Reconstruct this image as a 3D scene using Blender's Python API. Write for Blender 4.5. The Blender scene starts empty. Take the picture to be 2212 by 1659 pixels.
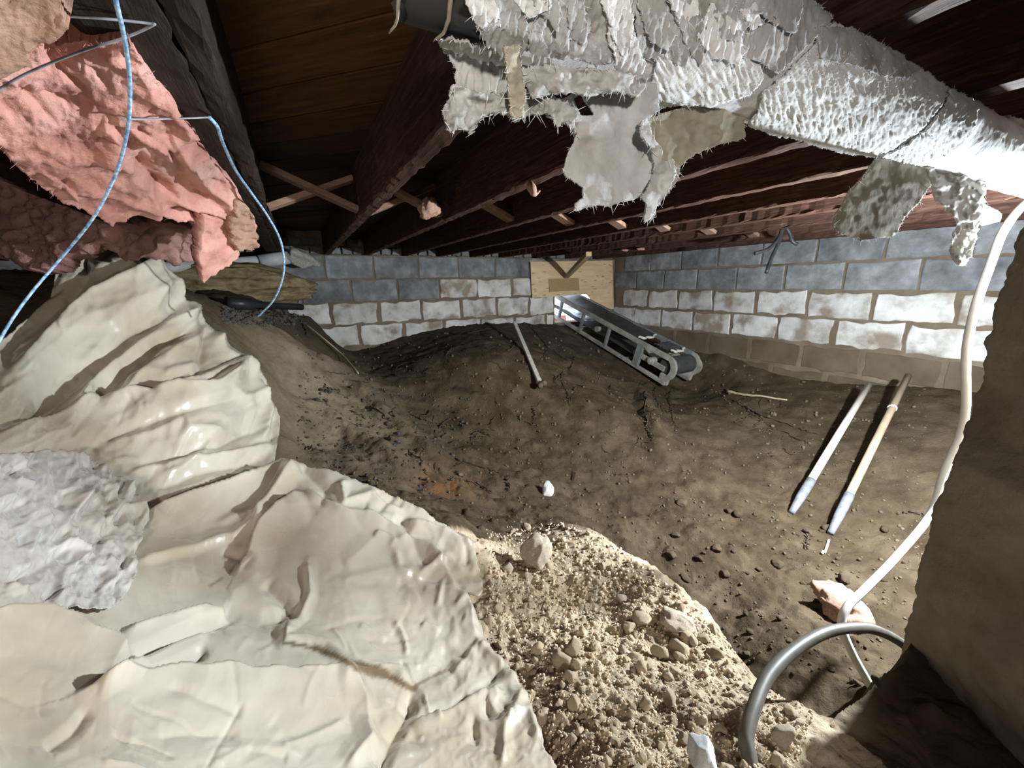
import bpy, math, random
import numpy as np
from mathutils import Vector, Matrix

random.seed(7)
RNG = np.random.default_rng(7)
PI = math.pi
scene = bpy.context.scene
COL = scene.collection

# ------------------------------------------------------------------ camera
# world axes: x along the back wall (right), y along the joists (away), z up; camera at the origin
W, H, F = 2212., 1659., 858.
_v1 = np.array([638 - 1106, 830 - 620, F]); _v2 = np.array([2790 - 1106, 830 - 585, F])
_Y = _v1 / np.linalg.norm(_v1); _X = _v2 - (_v2 @ _Y) * _Y; _X /= np.linalg.norm(_X)
_Z = -np.cross(_X, _Y)
R = np.stack([_X, _Y, _Z])                       # world = R @ (right, up, forward)
camd = bpy.data.cameras.new('camera'); cam = bpy.data.objects.new('camera', camd); COL.objects.link(cam)
camd.sensor_fit = 'HORIZONTAL'; camd.sensor_width = 36.0; camd.lens = F / W * 36.0
camd.clip_start = 0.01; camd.clip_end = 60
cam.matrix_world = Matrix(((R[0, 0], R[0, 1], -R[0, 2], 0), (R[1, 0], R[1, 1], -R[1, 2], 0),
                           (R[2, 0], R[2, 1], -R[2, 2], 0), (0, 0, 0, 1)))
scene.camera = cam

# ------------------------------------------------------------------ world, lights, exposure
world = bpy.data.worlds.new('world'); scene.world = world; world.use_nodes = True
wn = world.node_tree.nodes; wl = world.node_tree.links
bgn = wn['Background']; bgn.inputs[0].default_value = (0.72, 0.82, 1.0, 1); bgn.inputs[1].default_value = 6.0
scene.view_settings.view_transform = 'Standard'; scene.view_settings.look = 'None'
scene.view_settings.exposure = 1.25; scene.view_settings.gamma = 1.0
scene.view_settings.use_curve_mapping = False

LAMP = np.array([1.76, 0.258, -0.03])              # work light standing behind the broken pier, right
def light(name, kind, loc, power, color, size=0.1, target=None, spread=None):
    d = bpy.data.lights.new(name, kind); d.energy = power; d.color = color
    if kind == 'AREA':
        d.shape = 'DISK'; d.size = size
        if spread: d.spread = spread
    else:
        d.shadow_soft_size = size
    o = bpy.data.objects.new(name, d); COL.objects.link(o); o.location = loc
    if target is not None:
        o.rotation_euler = (Vector(target) - Vector(loc)).to_track_quat('-Z', 'Y').to_euler()
    return o
# the photographer's head torch, just above and behind the phone
light('head_torch_light', 'AREA', (-0.12, -0.50, 0.09), 2.5, (1.0, 0.93, 0.85), 0.07, (-0.30, 1.2, -0.32), math.radians(132))
LAMP_POWER = 112.0                                # its light is made in the work light's builder

# ------------------------------------------------------------------ pixel helpers (authoring aid: photo point -> place in the room)
def ray(px, py):
    return R @ np.array([px - 1106., 830. - py, F]) / F
def P(px, py, s): return ray(px, py) * s
def PZ(px, py, z): r = ray(px, py); return r * (z / r[2])
def PY(px, py, y): r = ray(px, py); return r * (y / r[1])
def PX(px, py, x): r = ray(px, py); return r * (x / r[0])
def rays(u, v):
    c = np.stack([(u - 1106.) / F, (830. - v) / F, np.ones_like(u)], -1)
    return c @ R.T

# ------------------------------------------------------------------ numpy noise
_perm = np.random.default_rng(3).permutation(256); _perm = np.concatenate([_perm, _perm, _perm])
_g3 = np.random.default_rng(4).normal(size=(256, 3)); _g3 /= np.linalg.norm(_g3, axis=1)[:, None]
def perlin(p):
    p = np.asarray(p, float); i = np.floor(p).astype(int); f = p - i; i &= 255
    w = f * f * f * (f * (f * 6 - 15) + 10); out = 0
    for dx in (0, 1):
        wx = w[..., 0] if dx else 1 - w[..., 0]
        for dy in (0, 1):
            wy = w[..., 1] if dy else 1 - w[..., 1]
            for dz in (0, 1):
                wz = w[..., 2] if dz else 1 - w[..., 2]
                h = _perm[_perm[_perm[(i[..., 0] + dx) & 255] + ((i[..., 1] + dy) & 255)] + ((i[..., 2] + dz) & 255)]
                g = _g3[h]
                out = out + wx * wy * wz * (g[..., 0] * (f[..., 0] - dx) + g[..., 1] * (f[..., 1] - dy) + g[..., 2] * (f[..., 2] - dz))
    return out * 1.6
def fbm(p, oct=4, gain=0.5, ridged=False):
    a = 1.0; s = 0.0; t = 0.0; p = np.asarray(p, float)
    for k in range(oct):
        n = perlin(p + 17.3 * k)
        s = s + a * ((1 - 2 * np.abs(n)) if ridged else n); t += a; a *= gain; p = p * 2.03
    return s / t
def n2(x, y, sc, seed=0.0, oct=4, gain=.5, ridged=False):
    return fbm(np.stack([x * sc + seed, y * sc - seed * .7, np.full_like(x, seed * 1.3 + .37)], -1), oct, gain, ridged)
def worley(x, y, sc, seed=0):
    X = x * sc; Y = y * sc; ix = np.floor(X).astype(int); iy = np.floor(Y).astype(int)
    d1 = np.full(X.shape, 9.); cid = np.zeros(X.shape)
    rr = np.random.default_rng(100 + seed).random((256, 3))
    for a in (-1, 0, 1):
        for b in (-1, 0, 1):
            h = _perm[_perm[(ix + a) & 255] + ((iy + b) & 255)]
            d = np.hypot(ix + a + rr[h, 0] - X, iy + b + rr[h, 1] - Y)
            m = d < d1; d1 = np.where(m, d, d1); cid = np.where(m, rr[h, 2], cid)
    return d1, cid
def sstep(a, b, x):
    t = np.clip((x - a) / (b - a), 0, 1); return t * t * (3 - 2 * t)
def tps_fit(xy, val, lam=0.0):
    xy = np.asarray(xy, float); val = np.asarray(val, float); n = len(xy)
    d = np.linalg.norm(xy[:, None] - xy[None], axis=2); K = np.where(d > 0, d * d * np.log(d + 1e-12), 0) + lam * np.eye(n)
    Pm = np.c_[np.ones(n), xy]; A = np.block([[K, Pm], [Pm.T, np.zeros((3, 3))]])
    w = np.linalg.solve(A, np.r_[val, 0, 0, 0])
    def ev(x, y):
        x = np.asarray(x, float); y = np.asarray(y, float); sh = x.shape; q = np.c_[x.ravel(), y.ravel()]
        out = w[n] + q @ w[n + 1:]
        for k in range(n):
            d2 = ((q - xy[k]) ** 2).sum(1); out = out + w[k] * 0.5 * d2 * np.log(d2 + 1e-12)
        return out.reshape(sh)
    return ev

# ------------------------------------------------------------------ object helpers
def link(name, me, mat=None, parent=None, smooth=True):
    o = bpy.data.objects.new(name, me); COL.objects.link(o)
    if mat is not None and len(me.materials) == 0: me.materials.append(mat)
    if parent is not None: o.parent = parent
    if smooth and len(me.polygons): me.polygons.foreach_set('use_smooth', [True] * len(me.polygons))
    return o
def mesh(name, verts, faces):
    me = bpy.data.meshes.new(name)
    verts = np.asarray(verts, np.float32)
    if isinstance(faces, np.ndarray):
        nf, k = faces.shape
        me.vertices.add(len(verts)); me.vertices.foreach_set('co', verts.ravel())
        me.loops.add(nf * k); me.loops.foreach_set('vertex_index', faces.astype(np.int32).ravel())
        me.polygons.add(nf); me.polygons.foreach_set('loop_start', np.arange(0, nf * k, k, dtype=np.int32))
        me.polygons.foreach_set('loop_total', np.full(nf, k, np.int32)); me.update(calc_edges=True); me.validate()
    else:
        me.from_pydata([tuple(map(float, v)) for v in verts], [], [tuple(map(int, f)) for f in faces]); me.update()
    return me
def tag(o, label, cat, group=None):
    o['label'] = label; o['category'] = cat
    if group: o['group'] = group
    return o
def struct(o, label=None, cat=None):
    o['kind'] = 'structure'
    if label: o['label'] = label
    if cat: o['category'] = cat
    return o
def empty(name, loc=(0, 0, 0)):
    o = bpy.data.objects.new(name, None); COL.objects.link(o); o.location = loc; o.empty_display_size = .05
    return o
class MB:
    def __init__(s): s.v = []; s.f = []
    def add(s, v, f):
        b = len(s.v); s.v += [tuple(map(float, q)) for q in v]; s.f += [tuple(int(i) + b for i in q) for q in f]; return s
    def box(s, c, ax, ay, az, bev=0.0):
        """box centred c with half-axis vectors ax, ay, az and chamfered edges"""
        c, ax, ay, az = (np.asarray(q, float) for q in (c, ax, ay, az))
        L = [np.linalg.norm(q) for q in (ax, ay, az)]
        if bev <= 0:
            v = [c + i * ax + j * ay + k * az for i in (-1, 1) for j in (-1, 1) for k in (-1, 1)]
            return s.add(v, [(0, 1, 3, 2), (4, 6, 7, 5), (0, 4, 5, 1), (2, 3, 7, 6), (0, 2, 6, 4), (1, 5, 7, 3)])
        b = [min(bev / max(l, 1e-6), .45) for l in L]; A = (ax, ay, az); v = []; idx = {}
        for i in (-1, 1):
            for j in (-1, 1):
                for k in (-1, 1):
                    for m in range(3):
                        sc = [1 - b[q] for q in range(3)]; sc[m] = 1
                        idx[(i, j, k, m)] = len(v); v.append(c + i * sc[0] * ax + j * sc[1] * ay + k * sc[2] * az)
        f = []
        for m in range(3):
            o1, o2 = [q for q in range(3) if q != m]
            for sg in (-1, 1):
                ring = []
                for a, b2 in ((-1, -1), (1, -1), (1, 1), (-1, 1)):
                    t = [0, 0, 0]; t[m] = sg; t[o1] = a; t[o2] = b2; ring.append(idx[(t[0], t[1], t[2], m)])
                if (sg > 0) != (m != 1): ring.reverse()
                f.append(ring)
        for m in range(3):
            o1, o2 = [q for q in range(3) if q != m]
            for a in (-1, 1):
                for b2 in (-1, 1):
                    t0 = [0, 0, 0]; t1 = [0, 0, 0]; t0[m] = -1; t1[m] = 1
                    for t in (t0, t1): t[o1] = a; t[o2] = b2
                    q = [idx[(*t0, o1)], idx[(*t1, o1)], idx[(*t1, o2)], idx[(*t0, o2)]]
                    if a * b2 * (1 if m != 1 else -1) < 0: q.reverse()
                    f.append(q)
        for i in (-1, 1):
            for j in (-1, 1):
                for k in (-1, 1):
                    q = [idx[(i, j, k, 0)], idx[(i, j, k, 1)], idx[(i, j, k, 2)]]
                    if i * j * k < 0: q.reverse()
                    f.append(q)
        return s.add(v, f)
    def abox(s, x0, x1, y0, y1, z0, z1, bev=0.0):
        return s.box(((x0 + x1) / 2, (y0 + y1) / 2, (z0 + z1) / 2), ((x1 - x0) / 2, 0, 0), (0, (y1 - y0) / 2, 0), (0, 0, (z1 - z0) / 2), bev)
    def bar(s, a, b, w, h, up=(0, 0, 1), bev=0.0):
        a = np.asarray(a, float); b = np.asarray(b, float); d = b - a; L = np.linalg.norm(d); d /= L
        l = np.cross(d, up); l /= np.linalg.norm(l); n = np.cross(l, d)
        return s.box((a + b) / 2, d * L / 2, l * w / 2, n * h / 2, bev)
    def tube(s, pts, r, seg=8, cap=True):
        pts = np.asarray(pts, float); n = len(pts); r = np.broadcast_to(np.asarray(r, float), (n,))
        t = np.gradient(pts, axis=0); t /= np.linalg.norm(t, axis=1)[:, None] + 1e-12
        u = np.cross(t[0], (0.31, 0.2, 0.93)); u /= np.linalg.norm(u); V = []
        for i in range(n):
            u = u - (u @ t[i]) * t[i]; u /= np.linalg.norm(u) + 1e-12; w = np.cross(t[i], u)
            for k in range(seg):
                a = 2 * PI * k / seg; V.append(pts[i] + r[i] * (math.cos(a) * u + math.sin(a) * w))
        Fc = [(i * seg + k, i * seg + (k + 1) % seg, (i + 1) * seg + (k + 1) % seg, (i + 1) * seg + k) for i in range(n - 1) for k in range(seg)]
        if cap: Fc += [tuple(range(seg))[::-1], tuple((n - 1) * seg + k for k in range(seg))]
        return s.add(V, Fc)
    def build(s, name, mat, parent=None, smooth=False):
        return link(name, mesh(name, s.v, s.f), mat, parent, smooth)
def spline(pts, n=40):
    pts = np.asarray(pts, float); m = len(pts)
    q = np.vstack([2 * pts[0] - pts[1], pts, 2 * pts[-1] - pts[-2]]); out = []
    for t in np.linspace(0, m - 1 - 1e-9, n):
        i = int(t); f = t - i; a, b, c, d = q[i], q[i + 1], q[i + 2], q[i + 3]
        out.append(.5 * ((2 * b) + (c - a) * f + (2 * a - 5 * b + 4 * c - d) * f * f + (3 * b - a - 3 * c + d) * f ** 3))
    return np.array(out)

def ragged(poly, amp=4.0, step=7.0, seed=0, closed=True, f=.05):
    """subdivide an outline and fray it"""
    poly = np.asarray(poly, float); out = []; m = len(poly)
    for i in range(m if closed else m - 1):
        a = poly[i]; b = poly[(i + 1) % m]; L = np.linalg.norm(b - a); k = max(1, int(L / step))
        for j in range(k): out.append(a + (b - a) * j / k)
    out = np.array(out); n = np.roll(out, -1, 0) - np.roll(out, 1, 0); n = np.c_[n[:, 1], -n[:, 0]]; n /= np.linalg.norm(n, axis=1)[:, None] + 1e-9
    t = np.arange(len(out)) * step * f
    d = fbm(np.c_[t, t * 0 + seed * 3.1, t * 0 + .5], 3, .7)
    return out + n * (d * amp)[:, None]
def inside(poly, u, v):
    r = np.zeros(u.shape, bool); x, y = poly[:, 0], poly[:, 1]; n = len(poly); j = n - 1
    for i in range(n):
        c = (y[i] > v) != (y[j] > v)
        if c.any(): r ^= c & (u < (x[j] - x[i]) * (v - y[i]) / (y[j] - y[i] + 1e-12) + x[i])
        j = i
    return r
def polydist(pl, u, v, closed=False):
    """signed distance (positive on the right hand of the travel direction) and nearest point to a polyline"""
    pl = np.asarray(pl, float); best = np.full(u.shape, 1e9); sg = np.ones(u.shape); nx = np.zeros(u.shape); ny = np.zeros(u.shape); tt = np.zeros(u.shape)
    L = 0; m = len(pl); seglen = [np.linalg.norm(pl[(i + 1) % m] - pl[i]) for i in range(m)]; tot = sum(seglen[:m if closed else m - 1])
    for i in range(m if closed else m - 1):
        a = pl[i]; b = pl[(i + 1) % m]; e = b - a; l2 = e @ e + 1e-12
        t = np.clip(((u - a[0]) * e[0] + (v - a[1]) * e[1]) / l2, 0, 1); qx = a[0] + t * e[0]; qy = a[1] + t * e[1]
        d = np.hypot(u - qx, v - qy); k = d < best; best = np.where(k, d, best)
        cr = e[0] * (v - a[1]) - e[1] * (u - a[0]); sg = np.where(k, np.where(cr >= 0, 1, -1), sg)
        nx = np.where(k, qx, nx); ny = np.where(k, qy, ny); tt = np.where(k, (L + t * seglen[i]) / tot, tt); L += seglen[i]
    return best * sg, nx, ny, tt
def sheet(name, outline, depth, step, disp=None, thick=0.002, mat=None, parent=None, holes=(), smooth=True):
    """thin skin over a hand-drawn outline: every vertex sits at its own distance depth(u,v) and is then pushed along its normal by disp"""
    outline = np.asarray(outline, float); x0, y0 = outline.min(0) - step; x1, y1 = outline.max(0) + step
    us = np.arange(x0, x1 + step, step); vs = np.arange(y0, y1 + step, step); U, V = np.meshgrid(us, vs)
    ins = inside(outline, U, V)
    for h in holes: ins &= ~inside(np.asarray(h, float), U, V)
    c = ins[:-1, :-1].astype(int) + ins[1:, :-1] + ins[:-1, 1:] + ins[1:, 1:]; keep = c >= 2
    used = np.zeros_like(ins)
    for a, b in ((0, 0), (1, 0), (0, 1), (1, 1)): used[a:a + keep.shape[0], b:b + keep.shape[1]] |= keep
    mv = used & ~ins
    if mv.any():
        uu, vv = U[mv], V[mv]; _, qx, qy, _ = polydist(outline, uu, vv, True); bd = np.hypot(uu - qx, vv - qy)
        for h in holes:
            _, hx, hy, _ = polydist(np.asarray(h, float), uu, vv, True); d2 = np.hypot(uu - hx, vv - hy); k = d2 < bd
            qx = np.where(k, hx, qx); qy = np.where(k, hy, qy); bd = np.where(k, d2, bd)
        U = U.copy(); V = V.copy(); U[mv] = qx; V[mv] = qy
    S = depth(U, V); Pt = rays(U, V) * S[..., None]
    du = np.gradient(Pt, axis=1); dv = np.gradient(Pt, axis=0); N = np.cross(dv, du)
    ln = np.linalg.norm(N, axis=2, keepdims=True); N = np.where(ln > 1e-12, N / (ln + 1e-12), 0)
    fl = np.sign((N * -Pt).sum(2, keepdims=True)); fl[fl == 0] = 1; N = N * fl
    if disp is not None: Pt = Pt + disp(U, V, Pt, S)[..., None] * N
    ids = -np.ones(U.shape, int); ids[used] = np.arange(used.sum()); pts = Pt[used]; nv = len(pts); nn = N[used]
    jj, ii = np.nonzero(keep); q = np.c_[ids[jj, ii], ids[jj, ii + 1], ids[jj + 1, ii + 1], ids[jj + 1, ii]]
    q = q[:, ::-1]
    e = np.concatenate([q[:, [0, 1]], q[:, [1, 2]], q[:, [2, 3]], q[:, [3, 0]]]); key = set(map(tuple, e.tolist()))
    bd = np.array([t for t in key if (t[1], t[0]) not in key])
    allv = np.vstack([pts, pts - nn * thick]); faces = [q, q[:, ::-1] + nv]
    if len(bd): faces.append(np.c_[bd[:, 1], bd[:, 0], bd[:, 0] + nv, bd[:, 1] + nv])
    o = link(name, mesh(name, allv, np.vstack(faces)), mat, parent, smooth)
    return o
def fringe(pl, depth, n, L, r, seed=0, mat=None, parent=None, closed=False, droop=.6, name='frayed_fibre'):
    """loose fibres along a torn edge, one part of stuff"""
    rg = np.random.default_rng(seed); pl = np.asarray(pl, float); m = len(pl); b = MB()
    for _ in range(n):
        i = rg.integers(0, m if closed else m - 1); t = rg.random(); p = pl[i] * (1 - t) + pl[(i + 1) % m] * t
        e = pl[(i + 1) % m] - pl[i]; s = float(depth(np.array([p[0]]), np.array([p[1]]))[0]); o = P(p[0], p[1], s)
        d = rg.normal(size=3); d[2] -= droop; d /= np.linalg.norm(d); l = L * (.2 + .8 * rg.random() ** 3)
        k = rg.normal(size=3) * .35 * l
        b.tube([o - d * l * .2, o + d * l * .4 + k * .3, o + d * l + k * .6], [r, r * .8, r * .25], 4, False)
    o = b.build(name, mat, parent, True); o['kind'] = 'stuff'; return o

# ------------------------------------------------------------------ materials
def new_mat(name):
    m = bpy.data.materials.new(name); m.use_nodes = True; return m, m.node_tree.nodes, m.node_tree.links, m.node_tree.nodes['Principled BSDF']
def ramp(n, stops):
    r = n.new('ShaderNodeValToRGB'); e = r.color_ramp.elements
    while len(e) > 1: e.remove(e[-1])
    e[0].position = stops[0][0]; e[0].color = (*stops[0][1], 1)
    for p, c in stops[1:]:
        k = e.new(p); k.color = (*c, 1)
    return r
def noisy(name, stops, scale=8, detail=6, rough=.8, bump=.3, bscale=60, bdist=.01, stretch=(1, 1, 1), coords='Object', spec=.3, dist=0., rand=0.0, metal=0., extra=None):
    m, n, l, b = new_mat(name)
    tc = n.new('ShaderNodeTexCoord'); mp = n.new('ShaderNodeMapping'); mp.inputs['Scale'].default_value = stretch
    l.new(tc.outputs[coords], mp.inputs[0]); src = mp.outputs[0]
    if rand:
        oi = n.new('ShaderNodeObjectInfo'); ad = n.new('ShaderNodeVectorMath'); ad.operation = 'ADD'
        mu = n.new('ShaderNodeVectorMath'); mu.operation = 'SCALE'; mu.inputs[0].default_value = (37, 61, 23)
        l.new(oi.outputs['Random'], mu.inputs['Scale']); l.new(src, ad.inputs[0]); l.new(mu.outputs[0], ad.inputs[1]); src = ad.outputs[0]
    t = n.new('ShaderNodeTexNoise'); t.inputs['Scale'].default_value = scale; t.inputs['Detail'].default_value = detail; t.inputs['Roughness'].default_value = .6; t.inputs['Distortion'].default_value = dist
    l.new(src, t.inputs['Vector']); r = ramp(n, stops); l.new(t.outputs['Fac'], r.inputs[0]); col = r.outputs[0]
    if rand:
        hs = n.new('ShaderNodeHueSaturation'); mr = n.new('ShaderNodeMapRange'); mr.inputs[3].default_value = 1 - rand; mr.inputs[4].default_value = 1 + rand
        l.new(oi.outputs['Random'], mr.inputs[0]); l.new(mr.outputs[0], hs.inputs['Value']); l.new(col, hs.inputs['Color']); col = hs.outputs[0]
    if extra: col = extra(n, l, src, col, tc)
    l.new(col, b.inputs['Base Color']); b.inputs['Roughness'].default_value = rough; b.inputs['Specular IOR Level'].default_value = spec; b.inputs['Metallic'].default_value = metal
    if bump:
        t2 = n.new('ShaderNodeTexNoise'); t2.inputs['Scale'].default_value = bscale; t2.inputs['Detail'].default_value = 8; t2.inputs['Roughness'].default_value = .65
        l.new(src, t2.inputs['Vector']); bp = n.new('ShaderNodeBump'); bp.inputs['Strength'].default_value = bump; bp.inputs['Distance'].default_value = bdist
        l.new(t2.outputs['Fac'], bp.inputs['Height']); l.new(bp.outputs[0], b.inputs['Normal'])
    return m
def mixin(n, l, col, color, scale, lo, hi, src, detail=5, fac=1.0):
    t = n.new('ShaderNodeTexNoise'); t.inputs['Scale'].default_value = scale; t.inputs['Detail'].default_value = detail; l.new(src, t.inputs['Vector'])
    mr = n.new('ShaderNodeMapRange'); mr.inputs[1].default_value = lo; mr.inputs[2].default_value = hi; mr.inputs[4].default_value = fac; mr.clamp = True
    l.new(t.outputs['Fac'], mr.inputs[0]); mx = n.new('ShaderNodeMix'); mx.data_type = 'RGBA'
    l.new(mr.outputs[0], mx.inputs['Factor']); l.new(col, mx.inputs['A']); mx.inputs['B'].default_value = (*color, 1)
    return mx.outputs['Result']
M = {}
M['joist'] = noisy('joist_wood', [(.3, (.028, .013, .009)), (.55, (.062, .031, .021)), (.75, (.115, .064, .045))], 6, 8, .85, .5, 14, .006, (22, 1.2, 22), dist=.6, spec=.15, rand=.12)
M['beam'] = noisy('beam_wood', [(.3, (.020, .013, .009)), (.55, (.038, .026, .019)), (.75, (.068, .050, .038))], 5, 8, .85, .8, 14, .008, (30, 1.6, 30), dist=.8, spec=.15)
M['subfloor'] = noisy('subfloor_wood', [(.3, (.022, .009, .0022)), (.6, (.050, .021, .005)), (.8, (.085, .038, .011))], 3, 6, .75, .25, 10, .004, (2, 18, 2), dist=.5, spec=.2, rand=.55)
M['strut'] = noisy('strut_wood', [(.3, (.15, .085, .055)), (.7, (.27, .17, .12))], 5, 6, .8, .3, 20, .003, (3, 20, 20), rand=.2)
M['newwood'] = noisy('new_lumber', [(.3, (.34, .23, .13)), (.7, (.50, .37, .23))], 4, 6, .7, .2, 20, .002, (16, 16, 2))
def _ply(n, l, src, col, tc):
    v = n.new('ShaderNodeTexVoronoi'); v.inputs['Scale'].default_value = 7.5; l.new(src, v.inputs['Vector'])
    mr = n.new('ShaderNodeMapRange'); mr.inputs[1].default_value = .24; mr.inputs[2].default_value = .12; mr.inputs[4].default_value = .8; l.new(v.outputs['Distance'], mr.inputs[0])
    mx = n.new('ShaderNodeMix'); mx.data_type = 'RGBA'; l.new(mr.outputs[0], mx.inputs['Factor']); l.new(col, mx.inputs['A']); mx.inputs['B'].default_value = (.19, .10, .045, 1)
    return mx.outputs['Result']
M['plywood'] = noisy('plywood', [(.3, (.52, .36, .21)), (.7, (.68, .50, .32))], 3, 6, .6, .1, 30, .001, (1, 1, 5), dist=1.2, extra=_ply)
M['fibreboard'] = noisy('fibreboard', [(.3, (.30, .19, .09)), (.7, (.36, .235, .115))], 40, 4, .6, .05, 90, .001)
M['mortar'] = noisy('mortar', [(.3, (.11, .082, .055)), (.55, (.17, .132, .092)), (.75, (.22, .18, .135))], 5, 8, .95, .6, 40, .006, spec=.1)
M['mortar_grey'] = noisy('mortar_grey', [(.3, (.10, .10, .10)), (.7, (.21, .21, .205))], 6, 8, .95, .6, 40, .006, spec=.1)
M['block_grey'] = noisy('block_grey', [(.3, (.10, .104, .108)), (.5, (.18, .184, .188)), (.75, (.33, .335, .34))], 9, 9, .9, .5, 45, .004, spec=.15, rand=.18)
M['block_white'] = noisy('block_white', [(.28, (.30, .27, .22)), (.45, (.50, .49, .46)), (.7, (.66, .66, .64))], 7, 9, .9, .6, 45, .005, spec=.15, rand=.1,
    extra=lambda n, l, s, c, tc: mixin(n, l, c, (.20, .15, .10), 5.5, .50, .64, s, 8, .85))
M['block_clay'] = noisy('block_clay', [(.3, (.085, .063, .042)), (.6, (.13, .10, .068)), (.8, (.18, .142, .102))], 5, 8, .95, .5, 40, .005, spec=.1, rand=.08)
M['brick_grey'] = noisy('brick_grey', [(.3, (.10, .105, .11)), (.7, (.22, .225, .235))], 9, 6, .9, .4, 50, .003, spec=.15, rand=.25)
def _dirt(n, l, src, col, tc):
    geo = n.new('ShaderNodeAttribute'); geo.attribute_name = 'dry'
    rp = n.new('ShaderNodeMix'); rp.data_type = 'RGBA'; l.new(geo.outputs['Fac'], rp.inputs['Factor']); l.new(col, rp.inputs['A'])
    t = n.new('ShaderNodeTexNoise'); t.inputs['Scale'].default_value = 22; t.inputs['Detail'].default_value = 9; t.inputs['Roughness'].default_value = .7; l.new(src, t.inputs['Vector'])
    r = ramp(n, [(.3, (.45, .335, .215)), (.5, (.60, .475, .33)), (.72, (.70, .58, .43))]); l.new(t.outputs['Fac'], r.inputs[0]); l.new(r.outputs[0], rp.inputs['B'])
    c = rp.outputs['Result']
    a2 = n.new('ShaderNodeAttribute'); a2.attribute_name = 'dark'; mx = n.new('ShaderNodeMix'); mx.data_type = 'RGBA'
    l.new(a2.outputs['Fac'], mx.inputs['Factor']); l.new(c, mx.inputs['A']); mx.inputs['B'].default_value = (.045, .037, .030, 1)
    a3 = n.new('ShaderNodeAttribute'); a3.attribute_name = 'rust'; m3 = n.new('ShaderNodeMix'); m3.data_type = 'RGBA'
    l.new(a3.outputs['Fac'], m3.inputs['Factor']); l.new(mx.outputs['Result'], m3.inputs['A']); m3.inputs['B'].default_value = (.20, .092, .030, 1)
    return m3.outputs['Result']
M['dirt'] = noisy('dirt', [(.28, (.036, .025, .0145)), (.5, (.068, .049, .0295)), (.72, (.112, .083, .053))], 7, 10, .95, .9, 70, .008, spec=.08, extra=_dirt)
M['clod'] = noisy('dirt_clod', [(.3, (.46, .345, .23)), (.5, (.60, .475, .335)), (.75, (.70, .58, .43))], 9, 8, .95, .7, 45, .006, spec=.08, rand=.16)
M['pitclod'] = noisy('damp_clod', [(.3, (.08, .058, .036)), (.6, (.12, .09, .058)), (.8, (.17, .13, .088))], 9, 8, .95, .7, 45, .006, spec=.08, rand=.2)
M['rock'] = noisy('rock', [(.3, (.36, .29, .21)), (.7, (.60, .51, .40))], 14, 8, .9, .6, 60, .004, spec=.15)
M['whitestone'] = noisy('white_stone', [(.3, (.42, .41, .39)), (.7, (.70, .70, .70))], 20, 6, .8, .4, 70, .003)
M['redrock'] = noisy('red_brick_rubble', [(.3, (.33, .20, .145)), (.55, (.50, .30, .225)), (.8, (.56, .40, .30))], 12, 6, .9, .5, 50, .004)
M['root'] = noisy('root', [(.3, (.035, .024, .016)), (.7, (.085, .06, .04))], 20, 4, .9, .4, 60, .002)
M['paleroot'] = noisy('pale_root', [(.3, (.38, .28, .18)), (.7, (.55, .43, .30))], 20, 4, .9, .2, 60, .002)
M['concrete'] = noisy('concrete_pier', [(.3, (.17, .14, .105)), (.55, (.25, .21, .165)), (.78, (.36, .31, .25))], 9, 10, .95, .9, 60, .006, spec=.08)
# plastic sheeting
def plastic(name, base, dirtc, rough):
    m, n, l, b = new_mat(name); tc = n.new('ShaderNodeTexCoord')
    t = n.new('ShaderNodeTexNoise'); t.inputs['Scale'].default_value = 4.2; t.inputs['Detail'].default_value = 5; l.new(tc.outputs['Object'], t.inputs['Vector'])
    r = ramp(n, [(.42, base), (.66, dirtc)]); l.new(t.outputs['Fac'], r.inputs[0])
    b.inputs['Roughness'].default_value = rough; b.inputs['Specular IOR Level'].default_value = .55; b.inputs['IOR'].default_value = 1.5
    a = n.new('ShaderNodeAttribute'); a.attribute_name = 'soil'; mx = n.new('ShaderNodeMix'); mx.data_type = 'RGBA'
    l.new(a.outputs['Fac'], mx.inputs['Factor']); l.new(r.outputs[0], mx.inputs['A']); mx.inputs['B'].default_value = (.17, .115, .06, 1)
    l.new(mx.outputs['Result'], b.inputs['Base Color'])
    t2 = n.new('ShaderNodeTexNoise'); t2.inputs['Scale'].default_value = 9; t2.inputs['Detail'].default_value = 3; l.new(tc.outputs['Object'], t2.inputs['Vector'])
    bp = n.new('ShaderNodeBump'); bp.inputs['Strength'].default_value = .25; bp.inputs['Distance'].default_value = .012; l.new(t2.outputs['Fac'], bp.inputs['Height']); l.new(bp.outputs[0], b.inputs['Normal'])
    mr = n.new('ShaderNodeMapRange'); mr.inputs[3].default_value = rough - .10; mr.inputs[4].default_value = rough + .22; l.new(t.outputs['Fac'], mr.inputs[0]); l.new(mr.outputs[0], b.inputs['Roughness'])
    b.inputs['Coat Weight'].default_value = .7; b.inputs['Coat Roughness'].default_value = .07
    tr = n.new('ShaderNodeBsdfTranslucent'); tr.inputs[0].default_value = (.80, .74, .62, 1); ms = n.new('ShaderNodeMixShader'); ms.inputs[0].default_value = .10
    out = n['Material Output']; l.new(b.outputs[0], ms.inputs[1]); l.new(tr.outputs[0], ms.inputs[2]); l.new(ms.outputs[0], out.inputs[0])
    return m
M['plastic'] = plastic('plastic_sheeting', (.615, .56, .465), (.49, .415, .30), .20)
M['plastic_clear'] = plastic('thin_plastic_film', (.60, .575, .53), (.50, .46, .39), .15)
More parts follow.
